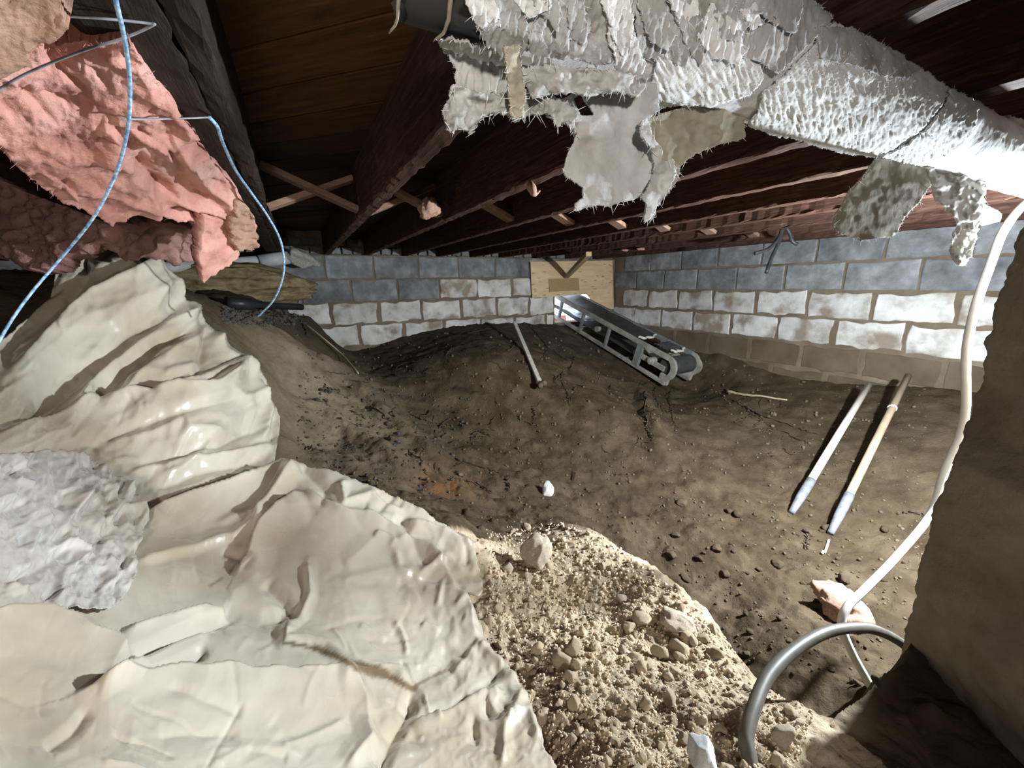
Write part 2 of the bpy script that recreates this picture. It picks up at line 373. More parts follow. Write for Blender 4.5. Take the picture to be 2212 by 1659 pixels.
def fibre(name, stops, scale, stretch, bump, bscale, bdist, trans=.0, tcol=(.9, .9, .9)):
    m = noisy(name, stops, scale, 8, .95, bump, bscale, bdist, stretch, spec=.1)
    if trans:
        n = m.node_tree.nodes; l = m.node_tree.links; b = n['Principled BSDF']; tr = n.new('ShaderNodeBsdfTranslucent'); tr.inputs[0].default_value = (*tcol, 1)
        ms = n.new('ShaderNodeMixShader'); ms.inputs[0].default_value = trans; l.new(b.outputs[0], ms.inputs[1]); l.new(tr.outputs[0], ms.inputs[2]); l.new(ms.outputs[0], n['Material Output'].inputs[0])
    return m
M['wrap'] = fibre('duct_wrap_paper', [(.3, (.50, .50, .48)), (.5, (.68, .69, .69)), (.75, (.78, .79, .80))], 18, (1, 1, 1), .5, 120, .002)
M['wrap_rough'] = fibre('torn_wrap_paper', [(.28, (.23, .225, .20)), (.5, (.46, .46, .45)), (.75, (.64, .645, .65))], 30, (1, 1, 1), .6, 150, .002, .15, (.8, .78, .72))
M['wrap_shaded'] = fibre('shaded_wrap_flap', [(.3, (.28, .27, .25)), (.5, (.38, .38, .37)), (.75, (.46, .465, .47))], 18, (1, 1, 1), .5, 120, .002)  # copy of the wrap paper, darkened to carry the hanging flap's shade
M['wrap_thin'] = fibre('thin_torn_paper', [(.3, (.62, .60, .55)), (.7, (.80, .79, .77))], 30, (1, 1, 1), .4, 150, .002, .5, (.85, .84, .80))
M['wrap_inner'] = fibre('wrap_inner_face', [(.3, (.24, .21, .145)), (.6, (.36, .335, .26)), (.8, (.45, .43, .36))], 14, (1, 1, 1), .4, 80, .002, .12, (.8, .74, .6))
M['fray'] = fibre('frayed_fibre', [(.3, (.72, .71, .68)), (.7, (.85, .85, .84))], 20, (1, 1, 1), 0, 50, .001, .35)
M['duct'] = noisy('shaded_duct_metal', [(.3, (.02, .02, .02)), (.7, (.06, .06, .06))], 8, 4, .6, .1, 40, .002)  # shade of the duct's inside put into the metal colour
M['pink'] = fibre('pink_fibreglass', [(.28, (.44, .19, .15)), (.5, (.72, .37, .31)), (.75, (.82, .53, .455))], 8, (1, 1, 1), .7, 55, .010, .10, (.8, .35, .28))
M['pinkdark'] = fibre('dark_fibreglass', [(.28, (.16, .085, .075)), (.5, (.26, .14, .125)), (.75, (.42, .25, .22))], 9, (1, 1, 1), .7, 60, .01)  # darker tone of the fibreglass for the piece behind the batt
M['tanwool'] = fibre('tan_fibreglass', [(.3, (.28, .16, .11)), (.6, (.42, .27, .195)), (.8, (.52, .37, .28))], 8, (1, 1, 1), .6, 50, .01)
M['yellowwool'] = fibre('yellow_fibreglass', [(.3, (.10, .075, .035)), (.55, (.26, .20, .11)), (.8, (.42, .35, .22))], 7, (1, 1, 1), .6, 50, .01)
M['bluetwine'] = noisy('blue_twine', [(.35, (.10, .27, .50)), (.6, (.42, .60, .78)), (.8, (.70, .80, .88))], 160, 2, .5, .3, 200, .001)
M['wire'] = noisy('steel_wire', [(.3, (.16, .17, .20)), (.7, (.36, .38, .42))], 60, 2, .45, .1, 90, .001)
M['cable'] = noisy('white_cable', [(.3, (.70, .68, .62)), (.7, (.84, .83, .79))], 24, 4, .45, .1, 60, .001)
M['cable_grey'] = noisy('grey_cable', [(.3, (.085, .075, .060)), (.7, (.15, .135, .11))], 24, 4, .5, .1, 60, .001)
M['blackcable'] = noisy('black_cable', [(.3, (.012, .012, .013)), (.7, (.03, .03, .032))], 20, 3, .45, .1, 60, .001)
M['steel'] = noisy('painted_steel', [(.3, (.10, .105, .105)), (.6, (.19, .195, .19)), (.8, (.32, .31, .28))], 10, 8, .6, .3, 50, .002, spec=.3)
M['steel_dusty'] = noisy('dusty_steel', [(.3, (.16, .155, .135)), (.6, (.32, .30, .26)), (.8, (.42, .385, .32))], 10, 8, .75, .3, 50, .002)
M['belt'] = noisy('rubber_belt', [(.3, (.028, .028, .028)), (.7, (.062, .062, .060))], 14, 6, .65, .2, 60, .002)
M['belt_edge'] = noisy('belt_core', [(.3, (.40, .38, .31)), (.7, (.62, .60, .53))], 30, 6, .9, .4, 80, .003)
M['belt_daylit'] = noisy('daylit_belt', [(.3, (.55, .62, .78)), (.7, (.80, .84, .92))], 30, 4, .4, .4, 60, .003)  # white belt with blue daylight painted into its colour
M['handle_white'] = noisy('white_handle', [(.3, (.50, .46, .38)), (.7, (.68, .64, .56))], 10, 5, .6, .1, 60, .001, (1, 1, 1))
M['handle_wood'] = noisy('wooden_handle', [(.3, (.26, .19, .125)), (.7, (.43, .34, .24))], 8, 6, .6, .15, 40, .001, (1, 1, 1))
M['ferrule'] = noisy('steel_ferrule', [(.3, (.17, .18, .20)), (.7, (.36, .38, .42))], 25, 6, .5, .3, 60, .002, metal=.3)
M['pvc'] = noisy('white_pipe', [(.3, (.42, .42, .42)), (.7, (.60, .60, .60))], 8, 5, .5, .1, 50, .001)
M['rag'] = noisy('dusty_rag', [(.3, (.22, .21, .185)), (.7, (.40, .385, .345))], 9, 6, .95, .5, 60, .004)
M['black'] = noisy('black_plastic', [(.3, (.014, .014, .016)), (.7, (.032, .032, .036))], 12, 4, .4, .1, 60, .001)
M['ash'] = noisy('dark_rubble', [(.3, (.035, .033, .03)), (.7, (.11, .105, .095))], 14, 6, .9, .5, 60, .004, rand=.3)
M['outside'] = noisy('outside_gravel', [(.3, (.30, .25, .22)), (.7, (.55, .50, .46))], 20, 6, .95, .5, 40, .006)
M['redbrick'] = noisy('outside_brick', [(.3, (.32, .11, .075)), (.7, (.50, .23, .17))], 10, 5, .9, .3, 40, .003)
M['lamp_white'] = noisy('lamp_housing', [(.3, (.65, .65, .64)), (.7, (.78, .78, .77))], 8, 3, .5, 0)
_m, _n, _l, _b = new_mat('lamp_face'); _b.inputs['Emission Color'].default_value = (.95, .97, 1, 1); _b.inputs['Emission Strength'].default_value = 14; _b.inputs['Base Color'].default_value = (.9, .9, .9, 1); M['lampface'] = _m

# ================================================================== STRUCTURE
YW, XR, ZJ, ZS = 3.90, 3.50, 0.262, 0.445        # back wall, right wall, joist bottom, subfloor underside
XL, YN = -2.30, -1.30                             # unseen left and rear walls

# ---- depth of the plastic-covered mound over the photo (also shapes the dirt beneath it)
_pd = [(250, 540, 1.24), (180, 540, 1.20), (110, 620, 1.10), (335, 562, 1.30), (400, 625, 1.36), (480, 740, 1.42), (600, 880, 1.44), (603, 960, 1.30),
       (0, 740, .92), (0, 850, .80), (0, 1000, .62), (150, 800, .98), (300, 750, 1.12), (450, 800, 1.22), (300, 900, .98), (480, 930, 1.10), (150, 950, .82),
       (300, 1050, .84), (500, 1050, .98), (650, 1005, 1.14), (0, 1200, .47), (150, 1200, .58), (300, 1250, .64), (480, 1230, .78), (650, 1100, .96),
       (800, 1080, 1.06), (920, 1110, 1.10), (850, 1200, .93), (1010, 1170, 1.06), (1040, 1290, .91), (650, 1300, .74), (850, 1350, .74), (1000, 1350, .80),
       (0, 1400, .37), (200, 1420, .43), (450, 1430, .50), (700, 1450, .56), (900, 1500, .58), (1060, 1410, .72), (1130, 1490, .62), (1000, 1580, .52),
       (1190, 1650, .485), (0, 1659, .29), (300, 1659, .325), (600, 1659, .385), (850, 1659, .43), (-200, 1000, .50), (-200, 1659, .25), (300, 1850, .27), (1100, 1850, .39), (-200, 740, .75)]
_pe = tps_fit([(a / 400., b / 400.) for a, b, _ in _pd], [math.log(c) for *_, c in _pd], 1e-3)
def plastic_depth(u, v): return np.exp(_pe(np.asarray(u) / 400., np.asarray(v) / 400.))

# ---- dirt surface
cp = []
def g(px, py, z=None, y=None, x=None, s=None):
    q = PZ(px, py, z) if z is not None else PY(px, py, y) if y is not None else PX(px, py, x) if x is not None else P(px, py, s)
    cp.append(q)
for a, b, c in _pd:
    if 0 <= a and b < 1700 and not (b < 600): q = P(a, b, c); cp.append(q - np.array([0, 0, .115 if a < 900 else .018]))
for px, py in [(640, 690), (700, 715), (720, 742), (850, 738), (1000, 705), (1100, 700), (1200, 705)]: g(px, py, y=3.86)
for px, py in [(1290, 712)]: g(px, py, y=3.80)
for px, py, z in [(1450, 745, None), (1550, 775, None), (1700, 822, None), (1870, 838, None), (2060, 850, None)]: g(px, py, x=3.46)
# ledge left of the pit, below the plastic's far side
for px, py, y in [(500, 700, 2.3), (580, 700, 2.6), (640, 740, 2.9), (560, 790, 2.0), (620, 850, 2.15), (640, 960, 1.75), (420, 640, 2.6), (520, 650, 3.1)]: g(px, py, y=y)
# back slope of the pit
for px, py, z in [(760, 800, -.60), (900, 790, -.58), (1050, 790, -.58), (1150, 780, -.60), 
                  (780, 900, -.66), (900, 880, -.74), (1050, 880, -.80), (1200, 880, -.84), (1330, 880, -.86),
                  (740, 980, -.66), (850, 960, -.76), (950, 1000, -.84), (1100, 980, -.94), (1250, 980, -1.0), (1400, 960, -1.0),
                  (800, 1040, -.70), (900, 1060, -.78), (1000, 1060, -.88), (1100, 1090, -.92), (1200, 1080, -.99), (1300, 1060, -1.06), (1420, 1040, -1.08),
                  (1390, 900, -.96), (1450, 900, -.96), (1560, 880, -.95), (1650, 900, -.94), (1650, 860, -.88),
                  (1550, 960, -1.02), (1700, 960, -.99), (1560, 1060, -1.09), (1700, 1110, -1.12), (1790, 1160, -1.12), (1850, 940, -.90), (1950, 900, -.80), (2000, 1000, -.90),
                  (1500, 1150, -1.10), (1620, 1230, -1.10), (1750, 1260, -1.10), (1810, 1340, -1.06), (1900, 1250, -1.06), (1700, 1400, -1.02), (1850, 1430, -1.0)]: g(px, py, z=z)
# ground under the conveyor
CV1 = P(1452, 778, 3.52); CV0 = PY(1207, 643, 4.02); _a = (CV0 - CV1) / np.linalg.norm(CV0 - CV1); _lt = np.cross(_a, (0, 0, 1)); _lt /= np.linalg.norm(_lt); _lt = _lt if _lt[0] > 0 else -_lt
for _t in (.0, .35, .75, 1.15):
    for _w in (-.05, .17, .40): cp.append(CV1 + _a * _t + _lt * _w - np.array([0, 0, .30 + .02 * (_t == 0)]))
# near pile of loose spoil
crest = [(1100, 1180, -.80), (1200, 1155, -.84), (1290, 1160, -.83), (1400, 1228, -.80), (1480, 1290, -.77), (1545, 1350, -.73), (1600, 1440, -.68), (1680, 1500, -.64), (1760, 1550, -.60)]
for px, py, z in crest: g(px, py, z=z)
for px, py, z in [(1165, 1210, -.77), (1250, 1250, -.75), (1330, 1300, -.73), (1100, 1300, -.72), (1150, 1400, -.67), (1300, 1400, -.66), (1420, 1400, -.67), (1230, 1520, -.60), (1380, 1520, -.59),
                  (1500, 1500, -.61), (1250, 1650, -.545), (1400, 1650, -.53), (1560, 1620, -.54), (1680, 1640, -.53)]: g(px, py, z=z)
for (px, py, z), dz in zip(crest[2:], (.16, .26, .30, .32, .33, .33, .33)):
    q = PZ(px, py, z); d = np.array([q[0], q[1]]) / np.hypot(q[0], q[1]); cp.append(np.array([q[0] + d[0] * .22, q[1] + d[1] * .22, z - dz]))
# right ledge at the foot of the pier, and ground out of view
for q in [(.80, .10, -.60), (.70, .02, -.58), (1.0, .12, -.80), (1.4, .15, -1.0), (2.4, .1, -.95), (3.4, .2, -.70), (.4, -.1, -.5), (0, -.2, -.50), (-.5, -.2, -.45), (-1.2, .2, -.3), (-1.2, 1.2, -.12), (-2.2, 2, -.1), (-2.2, 0, -.2),
          (-1.0, 2.4, -.02), (-.8, 3.2, -.05), (-1.6, 3.8, .02), (-.35, 2.8, -.20), (-.2, 3.85, -.12), (.05, 3.85, -.24), (-2.2, -1.2, -.4), (1, -1.2, -.6), (3.4, -1.2, -.7), (0, -1.2, -.6)]: cp.append(np.array(q, float))
cp = np.array(cp)
_te = tps_fit(cp[:, :2], cp[:, 2], 4e-4)
_crest3 = np.array([PZ(*c) for c in crest])
def pile_mask(x, y):
    """1 on the near pile of loose spoil"""
    d, *_ = polydist(_crest3[:, :2], x, y); return sstep(-.10, .06, -d)
_gx = np.linspace(XL - .1, XR + .2, 240); _gy = np.linspace(YN - .1, YW + .2, 220); _gz = _te(*np.meshgrid(_gx, _gy, indexing='ij'))
def hbase(x, y):
    """bicubic-ish lookup of the fitted surface"""
    x = np.asarray(x, float); y = np.asarray(y, float)
    a = np.clip((x - _gx[0]) / (_gx[1] - _gx[0]), 1, len(_gx) - 3.001); b = np.clip((y - _gy[0]) / (_gy[1] - _gy[0]), 1, len(_gy) - 3.001)
    i = a.astype(int); j = b.astype(int); f = a - i; g_ = b - j
    def cw(t): return (-.5 * t + t * t - .5 * t ** 3, 1 - 2.5 * t * t + 1.5 * t ** 3, .5 * t + 2 * t * t - 1.5 * t ** 3, -.5 * t * t + .5 * t ** 3)
    wx, wy = cw(f), cw(g_); o = 0
    for m in range(4):
        for n in range(4): o = o + wx[m] * wy[n] * _gz[i + m - 1, j + n - 1]
    # broken sill of the opening beside the camera
    nn = n2(x, y, 14, 12., 3)
    sill = -.578 + .012 * nn - 5. * np.maximum(0, y - .160 + .018 * nn) - .30 * np.maximum(0, .56 - x)
    return np.where(x > .2, np.maximum(o, sill), o)
def gbase(px, py):
    r = ray(px, py); q = np.geomspace(.3, 6, 400)[:, None] * r; k = np.nonzero(q[:, 2] < hbase(q[:, 0], q[:, 1]))[0]; return q[k[0] if len(k) else -1]
_ridges = [(np.array([gbase(*p)[:2] for p in pl]), a, w) for pl, a, w in [
    ([(790, 850), (850, 915), (930, 985)], .045, .07), ([(690, 890), (780, 950), (870, 1015)], .04, .06), ([(1385, 850), (1400, 900), (1425, 965)], .06, .07), ([(1230, 790), (1300, 822), (1375, 838)], .04, .08),
    ([(930, 840), (1010, 870), (1090, 900)], .03, .06), ([(850, 965), (920, 1030), (1010, 1075)], .035, .05), ([(650, 770), (700, 800), (760, 800)], .03, .07)]]
def hfun(x, y):
    x = np.asarray(x, float); y = np.asarray(y, float); r = np.hypot(x, y)
    z = hbase(x, y); m = pile_mask(x, y) * sstep(2.2, 1.4, r)
    nearf = sstep(3.2, .6, r)
    z = z + .030 * n2(x, y, 2.6, 1.) * sstep(.25, 1.0, r) * (.45 + .55 * sstep(3.6, 1.6, r)) + .022 * n2(x, y, 7., 2., 3)
    d1, c1 = worley(x + .03 * n2(x, y, 9, 5.), y + .03 * n2(x, y, 9, 6.), 9, 1)
    z = z + .034 * sstep(3.6, 1.6, r) * (1 - m) * (c1 - .45) * sstep(.55, .1, d1)
    d2, c2 = worley(x + .01 * n2(x, y, 20, 7.), y + .01 * n2(x, y, 20, 8.), 28, 2)
    z = z + (.008 - .001 * m) * sstep(.6, .12, d2) * c2
    d3, c3 = worley(x, y, 70, 3)
    z = z + (.0025 + .0020 * m) * sstep(.55, .15, d3) * c3
    z = z + (.009 + .002 * nearf) * n2(x, y, 24, 3., 4, .65)
    for pl, a, w in _ridges:
        d, *_ = polydist(pl, x, y); z = z + a * np.exp(-(d / w) ** 2)
    return z
def ground(px, py, lo=.2, hi=7.):
    r = ray(px, py); s = np.geomspace(lo, hi, 160); q = s[:, None] * r
    d = q[:, 2] - hbase(q[:, 0], q[:, 1]); k = np.nonzero(d < 0)[0]; i = k[0] if len(k) else len(s) - 1
    s = np.linspace(max(lo, s[max(i - 1, 0)] * .93), s[i] * 1.08, 60); q = s[:, None] * r
    d = q[:, 2] - hfun(q[:, 0], q[:, 1]); k = np.nonzero(d < 0)[0]; i = k[0] if len(k) else len(s) - 1
    if i > 0 and len(k): t = d[i - 1] / (d[i - 1] - d[i]); return r * (s[i - 1] + (s[i] - s[i - 1]) * t)
    return r * s[i]
def build_floor():
    th = np.concatenate([np.radians(np.arange(-30, 125, .27)), np.radians(np.arange(125, 330, 3.0))])  # 0 = +x
    rr = np.concatenate([[.02, .06], np.geomspace(.1, 6.4, 600)])
    T, Rr = np.meshgrid(th, rr, indexing='ij'); x = np.clip(Rr * np.cos(T), XL - .05, XR + .12); y = np.clip(Rr * np.sin(T), YN - .05, YW + .12)
    z = hfun(x, y); nt, nr = x.shape
    i, j = np.meshgrid(np.arange(nt), np.arange(nr - 1), indexing='ij'); i2 = (i + 1) % nt
    f = np.stack([i * nr + j, i * nr + j + 1, i2 * nr + j + 1, i2 * nr + j], -1).reshape(-1, 4)
    v = np.stack([x, y, z], -1).reshape(-1, 3)
    a = np.linalg.norm(v[f[:, 0]] - v[f[:, 2]], axis=1); b = np.linalg.norm(v[f[:, 1]] - v[f[:, 3]], axis=1); f = f[(a > 1e-5) & (b > 1e-5)]
    me = mesh('floor', v, f); o = link('floor', me, M['dirt']); struct(o)
    xx, yy = v[:, 0], v[:, 1]; r = np.hypot(xx, yy)
    dry = pile_mask(xx, yy) * sstep(1.9, 1.0, r); dry = np.clip(dry * (.75 + .5 * n2(xx, yy, 6, 9.)), 0, 1)
    led = np.exp(-((xx - .05) ** 2 / .1 + (yy - 2.3) ** 2 / .5)); dry = np.maximum(dry, .45 * led)
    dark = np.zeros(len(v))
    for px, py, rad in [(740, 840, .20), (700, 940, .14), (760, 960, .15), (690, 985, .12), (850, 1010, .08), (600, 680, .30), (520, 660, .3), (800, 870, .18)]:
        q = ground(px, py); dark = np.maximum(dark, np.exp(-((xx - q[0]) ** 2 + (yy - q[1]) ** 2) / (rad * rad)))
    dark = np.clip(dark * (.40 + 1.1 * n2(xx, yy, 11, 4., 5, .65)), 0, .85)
    q = ground(960, 1035); rust = np.exp(-((xx - q[0]) ** 2 + (yy - q[1]) ** 2) / .012) * np.clip(.55 + 1.6 * n2(xx, yy, 20, 5.5, 5, .65), 0, 1)
    for nm, arr in (('dry', dry), ('dark', dark), ('rust', rust)):
        at = me.attributes.new(nm, 'FLOAT', 'POINT'); at.data.foreach_set('value', arr.astype(np.float32))
    return o
build_floor()

# ---- walls of concrete block: a recessed mortar bed and every block on its own
def block_mesh(name, w, h, d, mat, seed, rag=.012):
    """front face in the local xz plane at y=0 facing -y; frayed mortar-smeared outline"""
    rg = np.random.default_rng(seed); n = 5; V = []; 
    out = []
    for k in range(2 * n): out.append((-w / 2 + w * k / (2 * n), -h / 2))
    for k in range(n): out.append((w / 2, -h / 2 + h * k / n))
    for k in range(2 * n): out.append((w / 2 - w * k / (2 * n), h / 2))
    for k in range(n): out.append((-w / 2, h / 2 - h * k / n))
    out = np.array(out); m = len(out); j = rg.normal(size=(m, 2)) * rag * .45
    j = (j + np.roll(j, 1, 0) + np.roll(j, -1, 0)) / 1.8; gp = .0145 if rag > .01 else .008; out = out * (1 - np.array([2 * gp / w, 2 * gp / h])) + j
    for sc, y in ((1.0, d), (1.0, .004), (.965, 0.0)):
        for q in out: V.append((q[0] * sc if sc == 1 else q[0] - math.copysign(.006, q[0]), y, q[1] if sc == 1 else q[1] - math.copysign(.006, q[1])))
    V.append((0, -.001, 0)); Fc = []
    for r in range(2):
        for k in range(m): Fc.append((r * m + k, r * m + (k + 1) % m, (r + 1) * m + (k + 1) % m, (r + 1) * m + k))
    for k in range(m): Fc.append((2 * m + k, 2 * m + (k + 1) % m, 3 * m))
    me = mesh(name, V, Fc); me.materials.append(mat); return me
_bm = {}
def put_block(parent, c, w, h, face, kind, name='block'):
    k = (kind, random.randrange(5), round(w, 2), round(h, 2))
    if k not in _bm: _bm[k] = block_mesh('block', w, h, .03, M[kind], hash(k[1:2]) % 977 + int(w * 100), .019 if kind != 'block_grey' else .008)
    o = bpy.data.objects.new(name, _bm[k]); COL.objects.link(o); o.parent = parent; o.location = c
    o.rotation_euler = (0, 0, 0) if face == 'back' else (0, 0, -PI / 2)
    return o
def wall_back():
    b = MB(); t = .22
    ox0, ox1, oz0, oz1 = 2.62, 3.30, -.46, -.06      # opening for the conveyor
    b.abox(XL - .2, ox0, YW, YW + t, -1.4, ZJ); b.abox(ox1, XR + .25, YW, YW + t, -1.4, ZJ)
    b.abox(ox0, ox1, YW, YW + t, oz1, ZJ); b.abox(ox0, ox1, YW, YW + t, -1.4, oz0)
    b.abox(XL - .2, XR + .25, YW + .05, YW + t, ZJ, .62)
    w = b.build('wall_back', M['mortar']); struct(w)
    rows = [(.059, ZJ, 'block_grey', .02), (-.144, .059, 'block_grey', -.19), (-.347, -.144, 'block_white', .03), (-.55, -.347, 'block_white', -.16)]
    P0 = .406
    for ri, (z0, z1, kind, off) in enumerate(rows):
        x = .63 + off - 8 * P0
        while x < XR - .1:
            xa, xb = x, min(x + P0, XR - .01); x += P0
            if xb < -2.2 or xb - xa < .08: continue
            if xb > ox0 - .01 and xa < ox1 and z1 <= -.1 and z0 < -.1:
                if xa < ox0 - .08: xb = ox0 - .005
                elif xb > ox1 + .08: xa = ox1 + .005
                else: continue
            kd = kind
            if ri == 1 and random.random() < .55 and xa > .5: kd = 'block_white'
            put_block(w, ((xa + xb) / 2, YW - .009, (z0 + z1) / 2), xb - xa, z1 - z0, 'back', kd)
    return w
wback = wall_back()
# brick infill between the joist ends
JX = [-0.445, -0.795, -1.145, -1.5, 0.275, 0.605, 0.945, 1.285, 1.63, 1.955, 2.36, 2.80, 3.2]
_br = {}
def put_brick(parent, c, w, h, d=.08):
    k = (round(w, 3), random.randrange(3))
    if k not in _br: _br[k] = block_mesh('brick', w, h, d, M['brick_grey'], 300 + k[1] + int(w * 1000), .006)
    o = bpy.data.objects.new('brick', _br[k]); COL.objects.link(o); o.parent = parent; o.location = c; o.rotation_euler = (0, random.uniform(-.02, .02), random.uniform(-.03, .03))
js = sorted(JX + [-.09])
for a, b_ in zip(js[:-1], js[1:]):
    if b_ < -.6: continue
    x0, x1 = a + .03, b_ - .03; n = 3; w = (x1 - x0) / n
    for r in range(2):
        for k in range(n + r):
            xa = x0 + (k - .5 * r) * w; xb = xa + w; xa = max(xa, x0); xb = min(xb, x1)
            if xb - xa > .03: put_brick(wback, ((xa + xb) / 2, YW + .012, ZJ + .036 + r * .071), xb - xa, .069)
def wall_right():
    b = MB(); b.abox(XR, XR + .2, YN - .2, YW + .2, -1.4, .62); w = b.build('wall_right', M['mortar']); struct(w)
    rows = [(.112, .315, 'block_grey', .0), (-.09, .112, 'block_grey', .2), (-.293, -.09, 'block_white', 0), (-.496, -.293, 'block_white', .2), (-.70, -.496, 'block_clay', .0), (-.90, -.70, 'block_clay', .2)]
    for z0, z1, kind, off in rows:
        y = 3.73 + off
        while y > -.3:
            ya, yb = y - .406, min(y, YW - .01); y -= .406
            if yb - ya < .08: continue
            put_block(w, (XR - (.009 if kind != 'block_clay' else .003), (ya + yb) / 2, (z0 + z1) / 2), yb - ya, z1 - z0, 'right', kind)
    return w
wright = wall_right()
b = MB(); b.abox(XL - .2, XL, YN - .2, YW + .2, -1.4, .62); struct(b.build('wall_left', M['mortar']))
b = MB(); b.abox(XL - .2, XR + .2, YN - .2, YN, -1.4, .62); struct(b.build('wall_rear', M['mortar']))

# ---- subfloor of diagonal planks
b = MB(); b.abox(XL - .2, XR + .2, YN - .2, YW + .25, ZS + .022, ZS + .16); ceil = b.build('ceiling', M['subfloor']); struct(ceil)
d1 = np.array([-1, 1, 0]) / math.sqrt(2); d2 = np.array([1, 1, 0]) / math.sqrt(2); PW = .142; _pk = {}
def plank_mesh(L):
    k = round(L, 1)
    if k not in _pk:
        m = MB(); m.box((0, 0, 0), (L / 2, 0, 0), (0, PW / 2 - .002, 0), (0, 0, .0105), .003); me = mesh('plank', m.v, m.f); me.materials.append(M['subfloor']); _pk[k] = me
    return _pk[k]
t = -2.2
while t < 5.2:
    # clip the 45 degree line to the room
    lo, hi = -9, 9; c = d2 * t
    for ax, mn, mx in ((0, XL, XR), (1, YN, YW)):
        a_, b_ = (mn - c[ax]) / d1[ax], (mx - c[ax]) / d1[ax]; lo = max(lo, min(a_, b_)); hi = min(hi, max(a_, b_))
    if hi - lo > .25:
        L = round(hi - lo - .12, 1); o = bpy.data.objects.new('plank', plank_mesh(L)); COL.objects.link(o); o.parent = ceil
        q = c + d1 * (lo + hi) / 2; o.location = (q[0], q[1], ZS + .0115 + random.uniform(-.001, .001)); o.rotation_euler = (0, 0, 3 * PI / 4)
    t += PW

# ---- pier of the broken-through foundation beside the camera
def pier():
    edge = [(2230, 380), (2199, 486), (2176, 516), (2160, 596), (2143, 655), (2126, 725), (2113, 781), (2110, 831), (2097, 874), (2083, 924), (2047, 994), (2030, 1060), (2010, 1120), (1999, 1177), (1968, 1262), (1962, 1316), (1951, 1376)]
    zs = np.linspace(ZJ + .02, -.95, 260); pts = []
    for px, py in edge:
        r = ray(px, py); k = .175 / r[1]; pts.append((r[2] * k, r[0] * k))
    pts = np.array(sorted(pts)); ex = np.interp(zs, pts[:, 0], pts[:, 1], left=pts[0, 1] - .0)
    # cross-section in plan: near face (y = .06..), broken corner at y = .175, back face y = .19
    prof = [(.0, -.62), (-.20, -.36), (-.16, -.22), (-.12, -.155), (-.08, -.105), (-.045, -.06), (-.015, -.022), (.0, .0), (.010, .001), (.05, .003), (.16, .008), (.4, .012), (.8, .012), (1.4, .012)]
    V = []; n = len(prof)
    pr = np.array(prof); sub = []
    for i in range(n - 1):
        k = max(1, int(np.hypot(*(pr[i + 1] - pr[i])) / .008)); sub += [pr[i] + (pr[i + 1] - pr[i]) * j / k for j in range(k)]
    sub.append(pr[-1]); pr = np.array(sub); m = len(pr)
    X = ex[:, None] + pr[None, :, 0]; Y = .175 + pr[None, :, 1] + 0 * X; Z = zs[:, None] + 0 * X
    p3 = np.stack([X, Y, Z], -1); dd = .010 * fbm(p3 * 9, 4, .6) + .006 * fbm(p3 * 45, 3, .6) - .004
    d5, c5 = worley(X + Y, Z, 26, 5); dd = dd + .006 * sstep(.5, .1, d5) * (c5 - .45)
    nx = np.where(pr[:, 1] < .0, -.79, -.1)[None]; ny = np.where(pr[:, 1] < 0, .3, .99)[None]
    X = X + dd * nx; Y = Y + dd * ny
    nz = len(zs); i, j = np.meshgrid(np.arange(nz - 1), np.arange(m - 1), indexing='ij')
    f = np.stack([i * m + j, i * m + j + 1, (i + 1) * m + j + 1, (i + 1) * m + j], -1).reshape(-1, 4)
    o = link('wall_pier', mesh('wall_pier', np.stack([X, Y, Z], -1).reshape(-1, 3), f), M['concrete']); struct(o)
pier()

# ---- joists
def joist(x0, x1, label, mat='joist', z0=ZJ, y0=YN + .02, y1=YW + .05, name='floor_joist', group='floor joists overhead', seed=0):
    """long plank with a slightly wandering, splintered arris"""
    ys = np.arange(y0, y1 + .001, .03); rg = np.random.default_rng(seed); V = []; n = len(ys)
    prof = [(0, 1), (0, .06), (.0, .018), (.1, .003), (.5, 0), (.9, .003), (1, .018), (1, .06), (1, 1)]
    for k, y in enumerate(ys):
        wob = .0025 * perlin(np.array([[y * 3, seed * 5.3, .2]]))[0]
        for i, (a, c) in enumerate(prof):
            e = .0022 * rg.normal() if 0 < i < 8 else 0
            V.append((x0 + (x1 - x0) * a + wob + e, y, z0 + c * (ZS - z0) if c in (1,) else z0 + c * .18 + (.0012 * rg.normal() if c < .05 else 0)))
    m = len(prof); Fc = [(k * m + i, k * m + i + 1, (k + 1) * m + i + 1, (k + 1) * m + i) for k in range(n - 1) for i in range(m - 1)]
    Fc += [tuple(range(m))[::-1], tuple((n - 1) * m + i for i in range(m))]
    Fc += [(k * m, (k + 1) * m, (k + 1) * m + m - 1, k * m + m - 1) for k in range(n - 1)]
    o = link(name, mesh(name, V, Fc), M[mat], None, False); tag(o, label, 'joist', group); return o
joist(-.165, -.082, 'weathered grey-brown joist beside the hanging pink insulation', 'beam', seed=1)
joist(-.081, -.053, 'thin board sistered to the right side of the weathered joist', 'beam', z0=ZJ + .004, seed=2, group='floor joists overhead')
_ord = ['first', 'second', 'third', 'fourth', 'fifth', 'sixth', 'seventh', 'eighth', 'ninth']
for k, x in enumerate(sorted(v for v in JX if v > 0)):
    joist(x - .022, x + .022, f'dark brown joist, {_ord[k]} to the right of the weathered joist', seed=10 + k)
for k, x in enumerate(sorted((v for v in JX if v < 0), reverse=True)):
    joist(x - .022, x + .022, f'dark joist above the pink insulation, {_ord[k]} left of the weathered joist', seed=40 + k)
